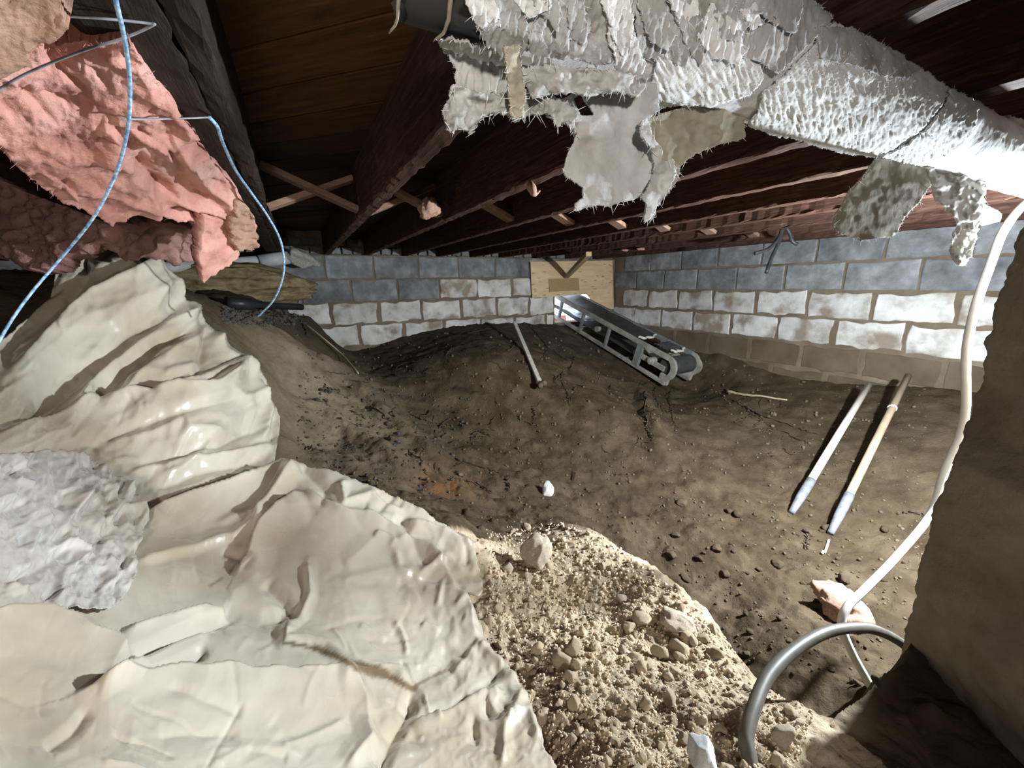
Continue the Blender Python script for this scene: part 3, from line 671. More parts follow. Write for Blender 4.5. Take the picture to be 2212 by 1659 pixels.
# ---- cross bridging
def bridging():
    jj = [-.067] + sorted(v for v in JX if v > 0)
    for k in range(len(jj) - 1):
        a, c = jj[k] + (.022 if k else .014), jj[k + 1] - .022
        for s, (za, zb, y) in enumerate(((ZS - .035, ZJ + .022, 1.74), (ZJ + .022, ZS - .035, 1.812))):
            m = MB(); m.bar((a, y, za), (c, y, zb), .020 if s else .02, .05, (0, 0, 1), .002)
            m = MB(); d = np.array([c - a, 0, zb - za]); d /= np.linalg.norm(d); nrm = np.array([-d[2], 0, d[0]])
            m.box(((a + c) / 2, y, (za + zb) / 2), (np.array([c - a, 0, zb - za]) / 2), (0, .033, 0), nrm * .010, .002)
            o = m.build('bridging_strut', M['strut'])
            dr = 'falling to the right' if s == 0 else 'rising to the right'
            tag(o, f'pale cross brace {dr} between joists, {_ord[k]} bay from the weathered joist', 'brace', 'cross bridging struts between the joists')
bridging()

# ================================================================== PLASTIC SHEETING
def folds(lst):
    """lst of (polyline, height, reach on the right-hand side, reach on the left-hand side), heights and reaches in photo pixels"""
    prep = [(np.asarray(p, float), a, wr, wl) for p, a, wr, wl in lst]
    def f(u, v):
        h = np.zeros(u.shape)
        for p, a, wr, wl in prep:
            lo = p.min(0) - max(wr, wl) - 5; hi = p.max(0) + max(wr, wl) + 5; m = (u > lo[0]) & (u < hi[0]) & (v > lo[1]) & (v < hi[1])
            if not m.any(): continue
            uu, vv = u[m], v[m]; wv = 7 * n2(uu / 100., vv / 100., 1.6, a * .13 + 1, 1)
            d, _, _, t = polydist(p, uu + wv, vv - wv); w = np.where(d > 0, wr, wl); e = np.clip(1 - np.abs(d) / w, 0, 1)
            h[m] += a * (e * e * .5 + e * .5) * np.clip(np.minimum(t, 1 - t) * 9 + .12, 0, 1)
        return h
    return f
def soil(o, pts, U=None):
    me = o.data; n = len(me.vertices); co = np.zeros(n * 3, np.float32); me.vertices.foreach_get('co', co); co = co.reshape(-1, 3) @ R  # to camera axes
    px = co[:, 0] / co[:, 2] * F + 1106; py = 830 - co[:, 1] / co[:, 2] * F; a = np.zeros(n)
    for pl, w, k in pts:
        d, *_ = polydist(np.asarray(pl, float), px, py); a = np.maximum(a, k * sstep(w, w * .3, np.abs(d) + w * .55 * n2(px / 60., py / 60., 3, .3, 4, .7)))
    at = me.attributes.new('soil', 'FLOAT', 'POINT'); at.data.foreach_set('value', a.astype(np.float32))
def crumple(u, v, sc, seed):
    a = n2(u / 100., v / 100., sc, seed, 2, .4, True); b_ = n2(u / 100. + .4 * a, v / 100., sc * 2.3, seed + 3, 1, .5, True); return a * .75 + b_ * .25

def creases(n, reg, ang, spread, seed, lo=2., hi=6., L=(60, 190)):
    rg = np.random.default_rng(seed); out = []
    for _ in range(n):
        x, y = rg.uniform(reg[0], reg[2]), rg.uniform(reg[1], reg[3]); a = math.radians(ang + rg.normal() * spread); l = rg.uniform(*L); k = rg.normal() * .18
        p = [(x + math.cos(a + k * (t - .5)) * l * (t - .5), y + math.sin(a + k * (t - .5)) * l * (t - .5)) for t in (0, .33, .66, 1)]
        w = rg.uniform(9, 30); out.append((p, rg.uniform(lo, hi) * rg.choice([-1, 1]), w, w * rg.uniform(.3, 1.4)))
    return out
# upper sheet over the mound
fu = folds(creases(80, (0, 560, 590, 1050), -30, 18, 12, 1.2, 3., (40, 120)) + creases(46, (0, 560, 560, 1050), -32, 14, 2, 2.5, 7.5) + [
    ([(0, 818), (100, 735), (200, 655), (300, 595), (335, 562)], 34, 95, 30),
    ([(-60, 900), (60, 800), (200, 700), (330, 640), (395, 622)], 9, 40, 40),
    ([(60, 925), (150, 850), (240, 775), (330, 712), (415, 648)], -30, 34, 60),
    ([(140, 900), (215, 815), (300, 740), (370, 690), (440, 668)], 24, 26, 34),
    ([(195, 890), (270, 800), (345, 742), (430, 712)], -22, 24, 24),
    ([(250, 870), (330, 790), (420, 730), (450, 700)], 14, 40, 22),
    ([(430, 662), (440, 720), (438, 790), (410, 820)], -13, 18, 26),
    ([(440, 700), (480, 760), (530, 800)], 12, 22, 30),
    ([(-40, 955), (90, 915), (200, 872), (330, 856), (450, 838), (530, 782)], 30, 110, 10),
    ([(330, 850), (400, 830), (470, 800), (525, 778)], 14, 30, 6),
    ([(215, 958), (330, 915), (430, 885), (500, 868)], -12, 22, 18),
    ([(215, 968), (330, 940), (400, 905), (410, 930), (490, 930)], 9, 18, 18),
    ([(270, 1008), (400, 975), (480, 960), (570, 925)], -16, 20, 30),
    ([(270, 1030), (380, 1000), (480, 985), (590, 965)], 14, 26, 10),
    ([(330, 1060), (450, 1020), (560, 1000)], -10, 20, 20),
    ([(525, 780), (550, 830), (570, 900), (560, 960)], 18, 18, 30),
    ([(545, 800), (590, 880), (585, 970)], -12, 12, 14),
    ([(480, 850), (530, 880), (540, 940), (500, 960)], 9, 14, 22),
    ([(180, 545), (190, 590), (150, 660)], -14, 20, 30),
    ([(330, 560), (350, 620), (330, 680)], 10, 22, 26),
    ([(0, 1010), (120, 985), (220, 965)], -12, 30, 24)])
out_u = ragged([(-200, 1150), (-200, 900), (-60, 840), (0, 740), (60, 690), (108, 640), (125, 575), (155, 548), (180, 537), (215, 535), (260, 550), (300, 556), (325, 557), (335, 563), (370, 590), (396, 618), (410, 648), (430, 660), (455, 705), (480, 738), (525, 775), (548, 805), (582, 850), (598, 878), (604, 902), (600, 962), (590, 1010), (640, 1060), (620, 1150)], 5, 9, 1)
def du(u, v, p, s):
    return (fu(u, v) + 6 * crumple((u * .85 - v * .55) * .5, (v * .85 + u * .55) * 1.3, 1.0, 2.) + 2. * crumple(u, v, 2.4, 5.) ) * s / F
o = sheet('plastic_sheet', out_u, lambda u, v: plastic_depth(u, v) * 1.012, 3.6, du, .0012, M['plastic'])
tag(o, 'off-white plastic sheet draped in long folds over the tall mound below the pink insulation', 'plastic sheet'); soil(o, [([(430, 690), (438, 770)], 10, .25)])

# lower sheet spread in front
fl = folds(creases(80, (0, 1040, 1150, 1659), -20, 50, 14, 1., 2.6, (40, 110)) + creases(36, (0, 1040, 1150, 1659), -12, 34, 4, 2., 6.) + creases(34, (820, 1080, 1160, 1650), 60, 40, 5, 3, 8, (40, 110)) + [
    ([(310, 1112), (400, 1078), (500, 1045), (590, 1018), (650, 1005)], 26, 60, 8),
    ([(650, 1005), (600, 1060), (545, 1125)], 20, 18, 26),
    ([(650, 1005), (700, 1060), (690, 1110)], -10, 26, 30),
    ([(650, 1072), (760, 1112), (860, 1150), (940, 1215), (990, 1290), (1040, 1395)], 20, 70, 16),
    ([(505, 1250), (540, 1195), (560, 1140), (600, 1105), (650, 1072)], 22, 60, 10),
    ([(640, 1340), (600, 1290), (570, 1260)], -12, 30, 30),
    ([(665, 1215), (668, 1290), (640, 1345)], 9, 16, 22),
    ([(760, 1040), (735, 1050), (740, 1090), (800, 1070), (870, 1110)], 9, 14, 16),
    ([(870, 1125), (960, 1150), (1020, 1185)], 15, 30, 10),
    ([(860, 1120), (900, 1190), (920, 1240)], -11, 22, 22),
    ([(850, 1190), (862, 1230), (900, 1250), (960, 1210), (1010, 1240)], 10, 14, 18),
    ([(880, 1240), (930, 1260), (1000, 1290)], -12, 14, 20),
    ([(620, 1330), (612, 1390), (700, 1402), (770, 1440), (840, 1462), (895, 1490)], 15, 24, 60),
    ([(480, 1320), (560, 1345), (625, 1335)], -14, 40, 26),
    ([(255, 1375), (350, 1345), (430, 1328), (505, 1330)], 20, 30, 10),
    ([(280, 1418), (350, 1390), (440, 1355), (505, 1335)], -22, 14, 20),
    ([(200, 1492), (300, 1440), (390, 1395), (450, 1375)], 14, 26, 12),
    ([(330, 1466), (400, 1430), (450, 1412)], -16, 16, 22),
    ([(-60, 1340), (40, 1330), (95, 1332), (200, 1385), (285, 1425)], 28, 90, 10),
    ([(285, 1425), (260, 1470), (190, 1500)], 14, 8, 40),
    ([(150, 1510), (250, 1485), (340, 1472), (480, 1468), (620, 1480), (720, 1466), (800, 1455)], 34, 120, 11),
    ([(100, 1620), (160, 1580), (190, 1540)], -12, 24, 24),
    ([(895, 1490), (885, 1530), (850, 1590), (815, 1670)], -18, 30, 24),
    ([(730, 1460), (790, 1520), (800, 1600), (740, 1670)], 14, 40, 26),
    ([(888, 1562), (960, 1548), (1030, 1520), (1085, 1500)], 16, 40, 12),
    ([(1085, 1450), (960, 1530), (890, 1560)], -14, 16, 24),
    ([(1130, 1490), (1095, 1580), (1080, 1665)], 12, 20, 20),
    ([(1095, 1560), (1140, 1540), (1165, 1600)], 10, 14, 16),
    ([(1040, 1395), (1060, 1425), (1090, 1440)], 10, 16, 20),
    ([(480, 1190), (540, 1215), (520, 1240)], -8, 14, 16),
    ([(290, 1216), (400, 1190), (500, 1165), (580, 1110)], 14, 14, 30)])
out_l = ragged([(-220, 1900), (-220, 1300), (0, 1290), (240, 1260), (290, 1190), (308, 1112), (400, 1076), (500, 1043), (590, 1016), (650, 1003), (720, 1018), (800, 1052), (860, 1075), (905, 1098), (930, 1115), (962, 1138), (1012, 1168), (1028, 1205), (1036, 1250), (1044, 1282), (1032, 1300), (1006, 1285), (1022, 1330), (1042, 1368), (1058, 1408), (1090, 1436), (1112, 1465), (1136, 1496), (1150, 1545), (1168, 1580), (1176, 1620), (1194, 1648), (1230, 1760), (1230, 1900)], 7, 7, 3, f=.09)
def dl(u, v, p, s):
    rt = sstep(820, 1040, u)
    return (fl(u, v) + 3 * crumple(u * .6 + .2 * v, v * 1.1, .8, 11.) + (1. + 4.5 * rt) * crumple(u, v, 2.2, 14.) ) * s / F
o = sheet('plastic_sheet', out_l, lambda u, v: plastic_depth(u, v) * (1 - .012 * sstep(1000, 1400, v)) * .985, 3.6, dl, .0012, M['plastic'])
tag(o, 'dusty white plastic sheet spread in the foreground beside the loose dirt pile', 'plastic sheet')
soil(o, [([(618, 1345), (612, 1388), (680, 1400)], 6, .9), ([(680, 1400), (770, 1437), (800, 1452), (850, 1466), (893, 1490)], 11, .95), ([(775, 1440), (830, 1455)], 20, .95), ([(900, 1480), (935, 1462), (960, 1450)], 6, .6),
         ([(500, 1235), (540, 1195)], 9, .6), ([(480, 1250), (455, 1265)], 6, .55), ([(640, 1180), (700, 1330)], 85, .22), ([(560, 1250), (620, 1210)], 50, .22)])

# crumpled thin film lying across both at the left
fc = folds(creases(70, (0, 990, 300, 1320), 0, 90, 6, 4, 10, (25, 80)) + [([(275, 1050), (250, 1100), (225, 1135)], 16, 16, 18), ([(150, 1040), (160, 1090), (140, 1130)], 12, 12, 14), ([(180, 1030), (235, 1070), (240, 1110)], 12, 12, 16),
            ([(110, 1190), (140, 1170), (190, 1200), (130, 1240), (120, 1300)], 12, 14, 14), ([(275, 1050), (312, 1130)], 10, 20, 12), ([(0, 1260), (80, 1230), (160, 1180)], -12, 20, 20), ([(200, 1290), (250, 1250), (285, 1215)], 10, 14, 14)])
out_c = ragged([(-120, 1345), (-120, 1020), (0, 985), (90, 975), (190, 985), (270, 1048), (300, 1095), (318, 1130), (296, 1168), (284, 1212), (292, 1238), (268, 1288), (240, 1322), (205, 1326), (120, 1316), (30, 1326)], 8, 6, 5, f=.1)
def dc(u, v, p, s): return (fc(u, v) + (3 + 9 * sstep(60, 160, u)) * crumple(u, v, 2.2, 21.) + 2.5 * crumple(u, v, 5., 22.)) * s / F
o = sheet('plastic_film', out_c, lambda u, v: plastic_depth(u, v) * .955, 3.2, dc, .0008, M['plastic_clear'])
tag(o, 'crumpled shiny piece of plastic film with a torn edge between the two sheets', 'plastic film'); soil(o, [([(210, 1060), (230, 1090)], 12, .5)])

# ================================================================== PINK INSULATION
_id = [(0, 0, .36), (150, 0, .38), (0, 250, .46), (0, 330, .52), (280, 90, .415), (400, 230, .585), (450, 300, .70), (550, 480, 1.15), (560, 560, 1.22), (470, 600, 1.12), (430, 500, 1.00), (300, 400, .76), (200, 460, .76), (100, 420, .66), (200, 200, .49), (300, 300, .62), (380, 400, .84), (520, 400, .97), (340, 170, .49), (500, 370, .88)]
_ie = tps_fit([(a / 300., c / 300.) for a, c, _ in _id], [math.log(s) for *_, s in _id], 1e-3)
def ins_depth(u, v): return np.exp(_ie(np.asarray(u) / 300., np.asarray(v) / 300.))
fi = folds(creases(40, (0, 80, 540, 500), 32, 16, 9, 6, 16, (60, 150)) + [([(280, 120), (330, 200), (385, 250), (400, 300)], 16, 34, 40), ([(240, 250), (310, 290), (370, 330)], 20, 22, 26), ([(290, 340), (330, 380), (380, 420)], -30, 28, 22), ([(380, 310), (430, 370), (500, 440)], 26, 30, 34),
            ([(130, 400), (250, 420), (350, 460)], 18, 30, 40), ([(40, 330), (120, 350), (230, 340), (260, 300)], 12, 30, 40), ([(0, 250), (80, 220), (200, 230)], -24, 40, 40), ([(350, 420), (430, 440), (500, 470)], 20, 16, 30),
            ([(340, 460), (400, 450), (440, 480)], -26, 18, 14), ([(470, 430), (490, 480), (540, 520)], 14, 14, 16), ([(100, 150), (180, 100), (240, 120)], -24, 30, 40), ([(200, 330), (300, 360), (340, 400)], 14, 24, 22)])
def di(u, v, p, s): return (fi(u, v) + 14 * n2(u / 100., v / 100., 1.3, 31., 3) + 9 * crumple(u * .7 + v * .5, v * 1.2 - u * .4, 1.9, 33.) + 3.5 * n2(u / 100., v / 100., 7, 35., 4, .65)) * s / F
batt = empty('insulation_batt', tuple(PZ(300, 260, ZJ))); batt.location = (0, 0, 0)
tag(batt, 'torn pink fibreglass insulation batt hanging down beside the weathered joist', 'insulation')
out_i = ragged([(-120, 60), (0, 60), (60, 95), (130, 110), (210, 95), (280, 92), (305, 130), (340, 180), (372, 210), (385, 245), (395, 262), (425, 292), (420, 305), (440, 325), (475, 365), (505, 395), (520, 425), (545, 470), (550, 500), (545, 520), (520, 510), (500, 515), (470, 500), (440, 505), (420, 480), (350, 470), (290, 462), (240, 485), (215, 468), (130, 435), (70, 390), (20, 340), (0, 310), (-120, 300)], 9, 6, 7, f=.1)
sheet('batt_body', out_i, ins_depth, 3.4, di, .045, M['pink'], batt)
out_t = ragged([(445, 470), (500, 480), (520, 510), (516, 555), (500, 572), (470, 590), (440, 612), (437, 600), (432, 575), (428, 555), (437, 525)], 6, 5, 8, f=.12)
sheet('torn_tongue', out_t, lambda u, v: ins_depth(u, v) * .965, 3., lambda u, v, p, s: (12 * n2(u / 100., v / 100., 2.5, 41., 4, .6)) * s / F, .03, M['pink'], batt)
out_k = ragged([(505, 440), (530, 440), (548, 480), (552, 520), (548, 545), (525, 535), (515, 545), (500, 520), (490, 490)], 7, 5, 9, f=.13)
sheet('curled_edge', out_k, lambda u, v: ins_depth(u, v) * .95, 3., lambda u, v, p, s: (16 * crumple(u, v, 3.6, 43.) + 5 * n2(u / 100., v / 100., 6, 44.)) * s / F, .02, M['tanwool'], batt)
fringe(out_i[20:], lambda u, v: ins_depth(u, v) * .985, 200, .012, .00035, 3, M['pink'], batt)
o = sheet('insulation_batt', ragged([(-120, -80), (150, -80), (130, 20), (150, 60), (120, 85), (75, 105), (50, 120), (70, 140), (0, 170), (-120, 180)], 8, 6, 11), lambda u, v: ins_depth(u, v) * .86, 3.4,
          lambda u, v, p, s: (12 * n2(u / 100., v / 100., 1.6, 51., 3) + 4 * crumple(u, v, 3., 52.)) * s / F, .03, M['tanwool'])
tag(o, 'faded tan insulation tuft nearest the camera at the upper left corner', 'insulation')
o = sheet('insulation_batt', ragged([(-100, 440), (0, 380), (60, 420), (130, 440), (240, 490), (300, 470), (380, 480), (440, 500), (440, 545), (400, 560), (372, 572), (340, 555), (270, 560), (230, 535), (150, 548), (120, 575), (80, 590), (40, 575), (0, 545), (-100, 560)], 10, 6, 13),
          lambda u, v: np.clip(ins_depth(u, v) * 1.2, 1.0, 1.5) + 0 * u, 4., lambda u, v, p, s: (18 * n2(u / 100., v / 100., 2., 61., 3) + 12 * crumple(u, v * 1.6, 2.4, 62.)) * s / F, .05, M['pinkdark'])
tag(o, 'dark insulation sagging behind the pink batt above the plastic mound', 'insulation')
o = sheet('insulation_tuft', ragged([(28, 500), (60, 492), (78, 515), (72, 545), (55, 555), (40, 548)], 5, 4, 15), lambda u, v: 1.0 + 0 * u, 3., lambda u, v, p, s: 9 * n2(u / 100., v / 100., 3, 71.) * s / F, .03, M['pink'])
tag(o, 'small dull pink insulation tuft drooping at the left edge', 'insulation')

# ================================================================== DUCT WITH TORN WRAP
DY, DZ, DR = .295, .2085, .048
duct = empty('wrapped_duct', (0, 0, 0)); tag(duct, 'round duct in torn white paper wrap hanging under the joists', 'duct')
def cyl_depth(r):
    def f(u, v):
        d = rays(np.asarray(u, float), np.asarray(v, float)); a = d[..., 1] ** 2 + d[..., 2] ** 2; b_ = d[..., 1] * DY + d[..., 2] * DZ; c = DY ** 2 + DZ ** 2 - r * r
        return (b_ - np.sqrt(np.maximum(b_ * b_ - a * c, 0))) / a
    return f
def shell(name, x0, x1, r, mat, amp, seed, left=None, right=None, nx=260, nt=84, dimple=0.0, rough=0.0):
    xs = np.linspace(x0, x1, nx); th = np.linspace(0, 2 * PI, nt, endpoint=False); X, T = np.meshgrid(xs, th, indexing='ij')
    p = np.stack([X * 8, np.cos(T) * 1.2, np.sin(T) * 1.2], -1); rr = r + amp * fbm(p + seed, 4, .6)
    if dimple: rr = rr + dimple * fbm(np.stack([X * 260 + 40 * T, T * 7.0, X * 0 + seed], -1), 3, .6)
    if rough: rr = rr + rough * fbm(np.stack([X * 60, T * 5.0, X * 0 + seed], -1), 4, .6, True)
    e0 = .02 * fbm(np.stack([np.cos(th) * 2, np.sin(th) * 2, th * 0 + seed], -1), 4, .7) if left else 0 * th
    k = np.clip(1 - (X - x0) / .06, 0, 1); X = X + k * e0[None]
    V = np.stack([X, DY - rr * np.sin(T), DZ - rr * np.cos(T)], -1).reshape(-1, 3)
    i, j = np.meshgrid(np.arange(nx - 1), np.arange(nt), indexing='ij'); j2 = (j + 1) % nt
    f = np.stack([i * nt + j, (i + 1) * nt + j, (i + 1) * nt + j2, i * nt + j2], -1).reshape(-1, 4)
    return X, T, V, f
# inner pipe, near-black to stand in for the shaded hollow at the open end
X, T, V, f = shell('pipe', .085, 2.6, .043, None, .0015, 1, left=True, nx=120, nt=48); link('pipe', mesh('pipe', V, f), M['duct'], duct)
# base wrap, open and gnawed at its left end
X, T, V, f = shell('wrap', .160, 2.6, DR - .002, None, .004, 3.3, left=True, nx=520, nt=96, rough=.0012)
uvx = V[:, 0]; ang = T.reshape(-1)
hole = (np.hypot((uvx - .175) / .02, (ang - math.radians(60)) / .42) < 1 + .3 * fbm(np.c_[uvx * 40, ang * 4, uvx * 0], 3))
f = f[~hole[f].any(1)]; link('base_wrap', mesh('wrap', V, f), M['wrap'], duct)
for ring_x, rad, sd in ((.076, .052, 1), (.105, .050, 2)):          # stiff broken rims at the open end
    th = np.linspace(math.radians(-10), math.radians(150 if sd == 1 else 105), 26); w = .006 * fbm(np.c_[th * 2, th * 0 + sd, th * 0], 3)
    m = MB(); m.tube(np.c_[ring_x + w, DY - rad * np.sin(th), DZ - rad * np.cos(th)], .0018 * np.sin(np.linspace(.25, 2.9, 26)), 7); m.build('broken_rim', M['wrap_inner'], duct, True)
def patch(name, out, r, disp, mat, holes=(), step=3., thick=.0018, rag=6, seed=0, fr=0):
    ol = ragged(out, rag, 5, seed, f=.12); o = sheet(name, ol, cyl_depth(r), step, disp, thick, mat, duct, holes)
    if fr: fringe(ol, lambda u, v: cyl_depth(r + .001)(u, v), fr, .007, .00022, seed, M['fray'], duct, True, .3)
    return o
def dimples(k, sd):
    def f(u, v, p, s):
        x = p[..., 0]; t = np.arctan2(DY - p[..., 1], DZ - p[..., 2])
        a = fbm(np.stack([x * 110 + 14 * t, t * 3.2 - x * 10, x * 0 + sd], -1), 2, .5, True); b_ = fbm(np.stack([x * 40, t * 5, x * 0 + sd + 4], -1), 2)
        return k * (a * .0024 + b_ * .0010)
    return f
def tatters(k, sd):
    def f(u, v, p, s):
        a = n2(u / 100., v / 100., 1.6, sd, 3, .5); b_ = fbm(np.stack([u / 17. + v / 90., v / 95., u * 0 + sd], -1), 3, .5, True); return k * (.0035 * a + .0022 * b_)
    return f
patch('jacket_panel', [(1612, 268), (1640, 240), (1648, 200), (1690, 165), (1760, 95), (1800, 50), (1850, 72), (1900, 98), (1950, 130), (2005, 160), (2045, 190), (2035, 225), (1990, 280), (1930, 320), (1885, 338), (1800, 326), (1720, 300), (1660, 288)], .0500, dimples(1.0, 3.), M['wrap'], seed=3, fr=150)
patch('jacket_panel', [(1890, 341), (1940, 322), (1998, 282), (2042, 228), (2052, 192), (2085, 205), (2112, 230), (2100, 290), (2060, 330), (2000, 358), (1950, 352)], .0505, dimples(1.0, 7.), M['wrap'], seed=4, fr=80)
patch('jacket_panel', [(1410, 170), (1420, 120), (1490, 90), (1560, 110), (1640, 140), (1650, 170), (1620, 205), (1540, 228), (1480, 225), (1425, 232), (1405, 200)], .0515, dimples(.9, 9.), M['wrap'], seed=5, fr=100)
patch('torn_panel', [(1360, -60), (1540, -60), (1720, -40), (1800, 40), (1750, 95), (1680, 160), (1640, 135), (1560, 108), (1500, 85), (1480, 140), (1440, 130), (1380, 130), (1372, 60)], .0522, tatters(.9, 5.), M['wrap_rough'], seed=6, fr=160)
patch('torn_panel', [(1060, -60), (1380, -60), (1365, 60), (1380, 125), (1330, 130), (1290, 140), (1250, 125), (1190, 130), (1135, 105), (1120, 60), (1100, 50), (1040, 30)], .0535, tatters(1.1, 8.), M['wrap_rough'], seed=7, fr=160)
patch('torn_panel', [(940, 85), (1000, 90), (1080, 100), (1110, 110), (1120, 200), (1090, 235), (1060, 250), (1030, 240), (990, 225), (985, 185), (985, 150)], .0500, tatters(1.3, 11.), M['wrap_rough'], seed=8, fr=60)
patch('torn_panel', [(1760, 60), (1840, 60), (1930, 110), (1990, 150), (1960, 170), (1900, 165), (1840, 140), (1770, 130)], .0515, tatters(.7, 13.), M['wrap_rough'], seed=9, fr=140)
rq = np.random.default_rng(77)
for i in range(20):
    cx = rq.uniform(1040, 1720); cy = rq.uniform(-30, 150) if cx < 1450 else rq.uniform(-30, 60 + max(0, 1700 - cx) * .2); w = rq.uniform(22, 60); h = rq.uniform(35, 85)
    pl = [(cx + w * math.cos(t) * rq.uniform(.6, 1.25) + .25 * h * math.sin(t), cy + h * math.sin(t) * rq.uniform(.7, 1.3)) for t in np.linspace(0, 2 * PI, 11)[:-1]]
    patch('torn_scrap', pl, .0548 + .0005 * (i % 6), tatters(.8, 40. + i), M[('wrap', 'wrap_rough', 'wrap_shaded', 'wrap_rough', 'wrap')[i % 5]], rag=9, seed=60 + i, fr=26)
# hanging flaps
def flap(name, out, y0, mat, waves, seed, rag=5, thick=.0022, holes=(), tilt=0., vtop=0., fr=120, step=3., frL=.012, smoothw=1.6):
    ol = ragged(out, rag, 4.5, seed, f=.14)
    def dep(u, v):
        d = rays(np.asarray(u, float), np.asarray(v, float)); yy = y0 + waves * n2(np.asarray(u) / 100., np.asarray(v) / 100., smoothw, seed + .5, 3) + tilt * (np.asarray(v) - vtop) / 300.; return yy / d[..., 1]
    o = sheet(name, ol, dep, step, lambda u, v, p, s: .0005 * n2(u / 100., v / 100., 9, seed, 3), thick, mat, duct, holes)
    if fr: fringe(ol, dep, fr, frL * .7, .00024, seed, M['fray'], duct, True, .9)
    return o
flap('hanging_flap', [(1180, 250), (1215, 215), (1300, 165), (1420, 180), (1425, 240), (1392, 262), (1388, 290), (1412, 318), (1418, 355), (1405, 400), (1385, 425), (1372, 432), (1345, 436), (1320, 446), (1290, 444), (1262, 452), (1240, 458), (1246, 440), (1262, 428), (1260, 405), (1228, 385), (1217, 366), (1225, 338), (1238, 310), (1248, 290), (1212, 262)], .272, M['wrap_shaded'], .012, 21, 4,
     holes=[ragged([(1240, 215), (1258, 200), (1272, 225), (1285, 250), (1255, 250)], 3, 4, 2)], fr=170, smoothw=.9)
flap('hanging_flap', [(1392, 258), (1480, 232), (1560, 230), (1622, 215), (1612, 250), (1606, 272), (1612, 296), (1580, 306), (1552, 314), (1520, 326), (1488, 342), (1470, 362), (1466, 382), (1456, 404), (1432, 428), (1416, 452), (1412, 470), (1394, 480), (1392, 462), (1398, 440), (1386, 428), (1404, 400), (1416, 358), (1410, 318), (1388, 290)], .298, M['wrap_inner'], .010, 23, 5, fr=190)
flap('torn_ribbon', [(1388, 262), (1400, 255), (1408, 290), (1428, 318), (1432, 350), (1455, 345), (1462, 380), (1445, 410), (1420, 448), (1410, 472), (1394, 480), (1398, 440), (1384, 428), (1404, 398), (1414, 358), (1406, 318), (1384, 292)], .262, M['wrap_rough'], .012, 25, 5, fr=120)
flap('hanging_flap', [(958, 240), (985, 180), (1050, 205), (1120, 195), (1180, 200), (1215, 215), (1250, 240), (1238, 285), (1218, 262), (1205, 278), (1195, 250), (1150, 246), (1130, 250), (1112, 262), (1100, 245), (1060, 240), (1040, 252), (1022, 288), (992, 278), (972, 288), (962, 262)], .262, M['wrap_rough'], .014, 27, 7, fr=150, smoothw=2.2)
flap('hanging_flap', [(1895, 340), (1940, 348), (1995, 356), (2016, 392), (1988, 438), (1962, 462), (1950, 478), (1940, 500), (1928, 512), (1890, 516), (1862, 520), (1838, 512), (1812, 504), (1802, 488), (1806, 464), (1822, 440), (1838, 408), (1862, 386)], .290, M['wrap_inner'], .004, 29, 4, fr=170)
flap('hanging_flap', [(1995, 355), (2050, 350), (2105, 320), (2135, 345), (2132, 400), (2128, 440), (2118, 478), (2112, 500), (2106, 530), (2096, 560), (2080, 578), (2062, 570), (2054, 545), (2060, 510), (2072, 480), (2046, 452), (2022, 430), (2005, 400)], .292, M['wrap_thin'], .018, 31, 8, fr=240, smoothw=3.5)
flap('torn_ribbon', [(2060, 235), (2110, 215), (2160, 250), (2230, 262), (2260, 285), (2230, 300), (2180, 330), (2140, 345), (2100, 330), (2085, 290)], .270, M['wrap_thin'], .016, 33, 8, fr=220, smoothw=3)
flap('torn_ribbon', [(1092, 100), (1122, 98), (1128, 160), (1136, 215), (1128, 250), (1112, 262), (1104, 240), (1096, 170)], .246, M['wrap_inner'], .012, 35, 3, fr=60)
flap('torn_ribbon', [(1120, 150), (1180, 140), (1260, 150), (1330, 150), (1400, 175), (1380, 205), (1330, 200), (1280, 205), (1240, 200), (1190, 205), (1150, 215)], .252, M['wrap_rough'], .012, 37, 8, fr=100, smoothw=2)

